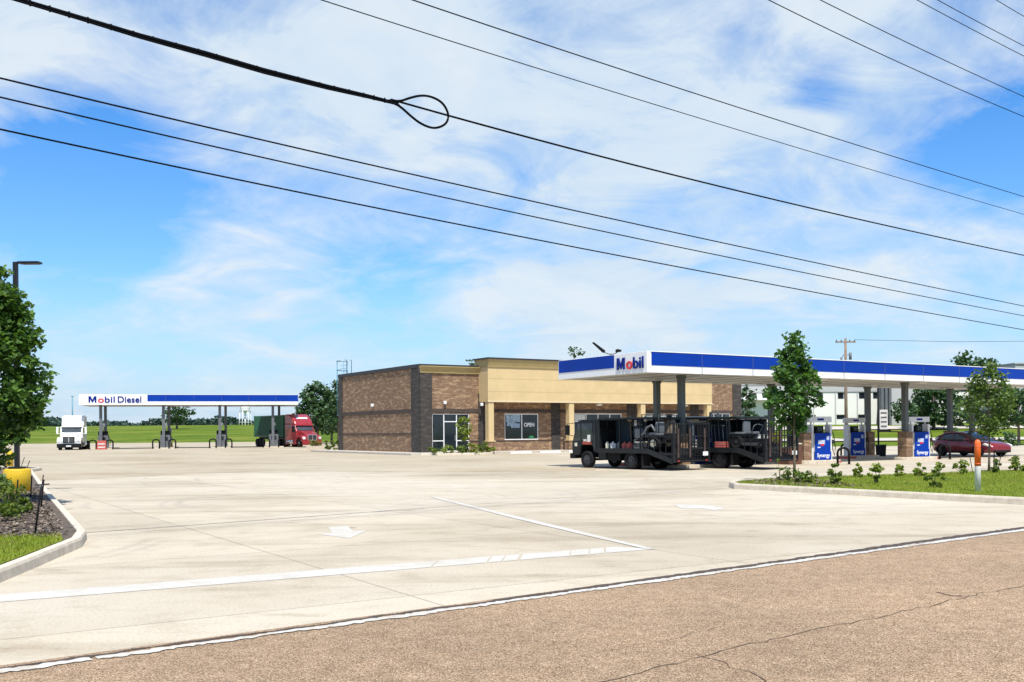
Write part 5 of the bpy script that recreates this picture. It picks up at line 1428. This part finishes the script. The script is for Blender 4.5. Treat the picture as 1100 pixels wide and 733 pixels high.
wire('wire crossing the top middle of the sky over the thin pale one', [(443, 0), (550, 36), (1100, 211.5)], .0115, group=wg)
wire('lower wire of the pair crossing the upper sky corner', [(825.5, 0), (943.6, 57), (1100, 125.5)], .0125, group=wg, ext=(6, 60))
wire('upper wire of the pair crossing the upper sky corner', [(881, 0), (996.8, 56.5), (1100, 104)], .0125, group=wg, ext=(6, 60))
wire('lower wire of the close pair in the extreme sky corner', [(985, 0), (1042, 30.5), (1100, 60.5)], .0125, group=wg, ext=(5, 60))
wire('upper wire of the close pair in the extreme sky corner', [(1007, 0), (1054, 25.5), (1100, 49.5)], .0125, group=wg, ext=(5, 60))
wire('last short wire cutting the very corner of the sky', [(1070, 0), (1085, 9), (1100, 17.8)], .0125, group=wg, ext=(4, 60))
cab_ = wire('heavy black cable, thick and lashed up to a teardrop slack loop', [(420, 107), (550, 143), (1100, 274.5)], .018, name='overhead_cable', ext=(0, 60), cat='cable')
mb = MB()
tp = [onplane(x, y, 14.0) for x, y in ((20, -1), (80, 17), (150, 38), (220, 57), (282, 75), (350, 92.5), (395, 103), (428, 111))]
d = (tp[0] - tp[1]).normalized(); tp.insert(0, tp[0] + d * 14)
mb.tube(tp, [.026, .026, .028, .032, .034, .034, .032, .028, .016], 8)
mb.tube([p + Vector((.02, 0, -.045 + .01 * math.sin(i))) for i, p in enumerate(tp)], .014, 6)
for i in range(1, len(tp) - 1):
    for k in (.2, .55, .9):
        p = tp[i].lerp(tp[i + 1], k); mb.tube([p + Vector((0, 0, -.05)), p + Vector((0, 0, .036))], .014, 6)
mb.build('lashed_bundle', M['wire'], cab_)
lp_ = [(418, 108), (430, 108.5), (440, 105.5), (450, 103.2), (459, 103.3), (468, 106.2), (475, 111), (479.5, 117.5), (481.5, 124.5), (480, 131), (475, 135.5), (467, 137.6), (459, 136), (450, 131.5), (441, 124.5), (432, 116.5), (424, 111.5), (414, 109)]
def smooth(P_, k=4):
    out = []
    for i in range(len(P_) - 1):
        a, b, c, d = (Vector(P_[max(0, min(len(P_) - 1, i + j))]) for j in (-1, 0, 1, 2))
        for q in range(k):
            t_ = q / k; out.append(.5 * (2 * b + (c - a) * t_ + (2 * a - 5 * b + 4 * c - d) * t_ ** 2 + (3 * b - a - 3 * c + d) * t_ ** 3))
    return out + [Vector(P_[-1])]
mb = MB(); mb.tube(smooth([onplane(x, y, 13.93) for x, y in lp_]), .021, 8); mb.build('slack_loop', M['wire'], cab_)
a = up + Vector((.95, 0, 10.6)); b = atY(1130, 110, 0); b.z = zat(1130, 366.5, 110); c = b + (b - a) * .8
mb = MB(); mb.tube([a, a.lerp(b, .5) + Vector((0, 0, -.15)), b, c], .02, 5); o = mb.build('overhead_wire', M['wire']); tag(o, 'faint wire leaving the wooden utility pole over the canopy', 'wire')

# ------------------------------------------------------------------ sky, sun, camera
EL, AZ = 61.0, 168.0
w = bpy.data.worlds.new('World'); S.world = w; w.use_nodes = True
nt = w.node_tree; nt.nodes.clear()
out = N(nt, 'ShaderNodeOutputWorld'); bg = N(nt, 'ShaderNodeBackground'); bg.inputs['Strength'].default_value = .10
sky = N(nt, 'ShaderNodeTexSky', sky_type='NISHITA'); sky.sun_disc = False
sky.sun_elevation = R(EL); sky.sun_rotation = R(AZ); sky.air_density = 1.0; sky.dust_density = .2; sky.ozone_density = 2.0
tc = N(nt, 'ShaderNodeTexCoord'); nz = N(nt, 'ShaderNodeVectorMath', operation='NORMALIZE'); nt.links.new(tc.outputs['Generated'], nz.inputs[0])
dirv = nz.outputs[0]
sp = N(nt, 'ShaderNodeSeparateXYZ'); nt.links.new(dirv, sp.inputs[0])
zc = math_(nt, 'ADD', math_(nt, 'MAXIMUM', sp.outputs[2], 0.0), .30)
cb = N(nt, 'ShaderNodeCombineXYZ'); nt.links.new(math_(nt, 'DIVIDE', sp.outputs[0], zc), cb.inputs[0]); nt.links.new(math_(nt, 'DIVIDE', sp.outputs[1], zc), cb.inputs[1])
mp = N(nt, 'ShaderNodeMapping'); mp.inputs['Scale'].default_value = (1.15, 1.35, 1); mp.inputs['Rotation'].default_value = (0, 0, R(-28)); mp.inputs['Location'].default_value = (3.1, 1.7, 0)
nt.links.new(cb.outputs[0], mp.inputs['Vector'])
n1 = noise(nt, mp.outputs[0], 1.5, 8, .56, .6)
n2 = noise(nt, mp.outputs[0], 3.6, 9, .62, .8)
n3 = noise(nt, mp.outputs[0], 11, 7, .65, .5)
dens = math_(nt, 'ADD', math_(nt, 'MULTIPLY', n1, .50), math_(nt, 'ADD', math_(nt, 'MULTIPLY', n2, .42), math_(nt, 'MULTIPLY', n3, .12)))
def skydir(px, py):
    u = (px - CX) / F; v = (HY - py) / F
    return Vector((u, 1, v)).normalized()
def blob(px, py, rad, amt):
    """broad bank or clearing of cloud round one compass direction"""
    global dens
    vm = N(nt, 'ShaderNodeVectorMath', operation='DISTANCE'); nt.links.new(dirv, vm.inputs[0]); vm.inputs[1].default_value = skydir(px, py)
    mr = N(nt, 'ShaderNodeMapRange'); mr.interpolation_type = 'SMOOTHSTEP'
    mr.inputs['From Min'].default_value = 0; mr.inputs['From Max'].default_value = rad / F
    mr.inputs['To Min'].default_value = amt; mr.inputs['To Max'].default_value = 0
    nt.links.new(vm.outputs['Value'], mr.inputs['Value'])
    dens = math_(nt, 'ADD', dens, mr.outputs[0])
for bl in ((480, 40, 420, .13), (760, 250, 380, .12), (300, 120, 200, .07), (20, 20, 180, .12), (950, 60, 260, .07), (640, 330, 260, .06), (230, 305, 110, .10), (350, 345, 120, .07), (90, 345, 120, .08), (150, 190, 70, .06),
           (90, 170, 170, -.12), (150, 235, 190, -.10), (430, 300, 150, -.13), (330, 215, 120, -.05), (1085, 145, 95, -.24), (1040, 170, 70, -.08), (880, 95, 50, -.14), (985, 165, 50, -.08), (800, 40, 60, -.08), (50, 300, 200, -.06), (700, 225, 60, -.05)):
    blob(*bl)
mr = N(nt, 'ShaderNodeMapRange'); mr.interpolation_type = 'LINEAR'
mr.inputs['From Min'].default_value = .43; mr.inputs['From Max'].default_value = .68; nt.links.new(dens, mr.inputs['Value'])
cover = mr.outputs[0]
ctone = ramp(nt, math_(nt, 'ADD', math_(nt, 'MULTIPLY', n2, .6), math_(nt, 'MULTIPLY', n1, .4)), [(.32, (3.6, 4.8, 6.0)), (.62, (5.2, 5.75, 6.2))])
hs = N(nt, 'ShaderNodeHueSaturation'); hs.inputs['Saturation'].default_value = 1.25; hs.inputs['Value'].default_value = 1.2; nt.links.new(sky.outputs[0], hs.inputs['Color'])
lowair = ramp(nt, sp.outputs[2], [(0.0, (1, 1, 1)), (.06, (.66, .66, .66)), (.16, (.16, .16, .16)), (.30, (0, 0, 0))])
skyc = mixc(nt, lowair, mixc(nt, 1.0, hs.outputs[0], (.54, .84, 1.08), 'MULTIPLY'), (3.5, 4.45, 5.7))
mx = mixc(nt, math_(nt, 'MULTIPLY', cover, .94), skyc, ctone)
nt.links.new(mx, bg.inputs['Color']); nt.links.new(bg.outputs[0], out.inputs['Surface'])

sun = bpy.data.lights.new('sun', 'SUN'); sun.energy = 4.2; sun.angle = R(.5); sun.color = (1.0, .955, .88)
so = bpy.data.objects.new('sun', sun); COL.objects.link(so)
sd = Vector((math.cos(R(EL)) * math.sin(R(AZ)), math.cos(R(EL)) * math.cos(R(AZ)), math.sin(R(EL))))
so.rotation_euler = (-sd).to_track_quat('-Z', 'Y').to_euler(); so.location = sd * 60

cam = bpy.data.cameras.new('camera'); co = bpy.data.objects.new('camera', cam); COL.objects.link(co)
cam.sensor_width = 36; cam.sensor_fit = 'HORIZONTAL'; cam.lens = F / 1100 * 36
cam.shift_x = (550 - CX) / 1100; cam.shift_y = (HY - 366.5) / 1100
cam.clip_start = .1; cam.clip_end = 20000
c, s = math.cos(ROLL), math.sin(ROLL)
right = Vector((c, 0, -s)); upv = Vector((s, 0, c)); back = Vector((0, -1, 0))
co.matrix_world = Matrix(((right.x, upv.x, back.x, 0), (right.y, upv.y, back.y, 0), (right.z, upv.z, back.z, EYE), (0, 0, 0, 1)))
S.camera = co
S.view_settings.view_transform = 'Standard'; S.view_settings.look = 'None'; S.view_settings.gamma = 1.0
S.view_settings.use_curve_mapping = False
S.view_settings.exposure = .6
S.cycles.max_bounces = 6; S.cycles.use_denoising = True
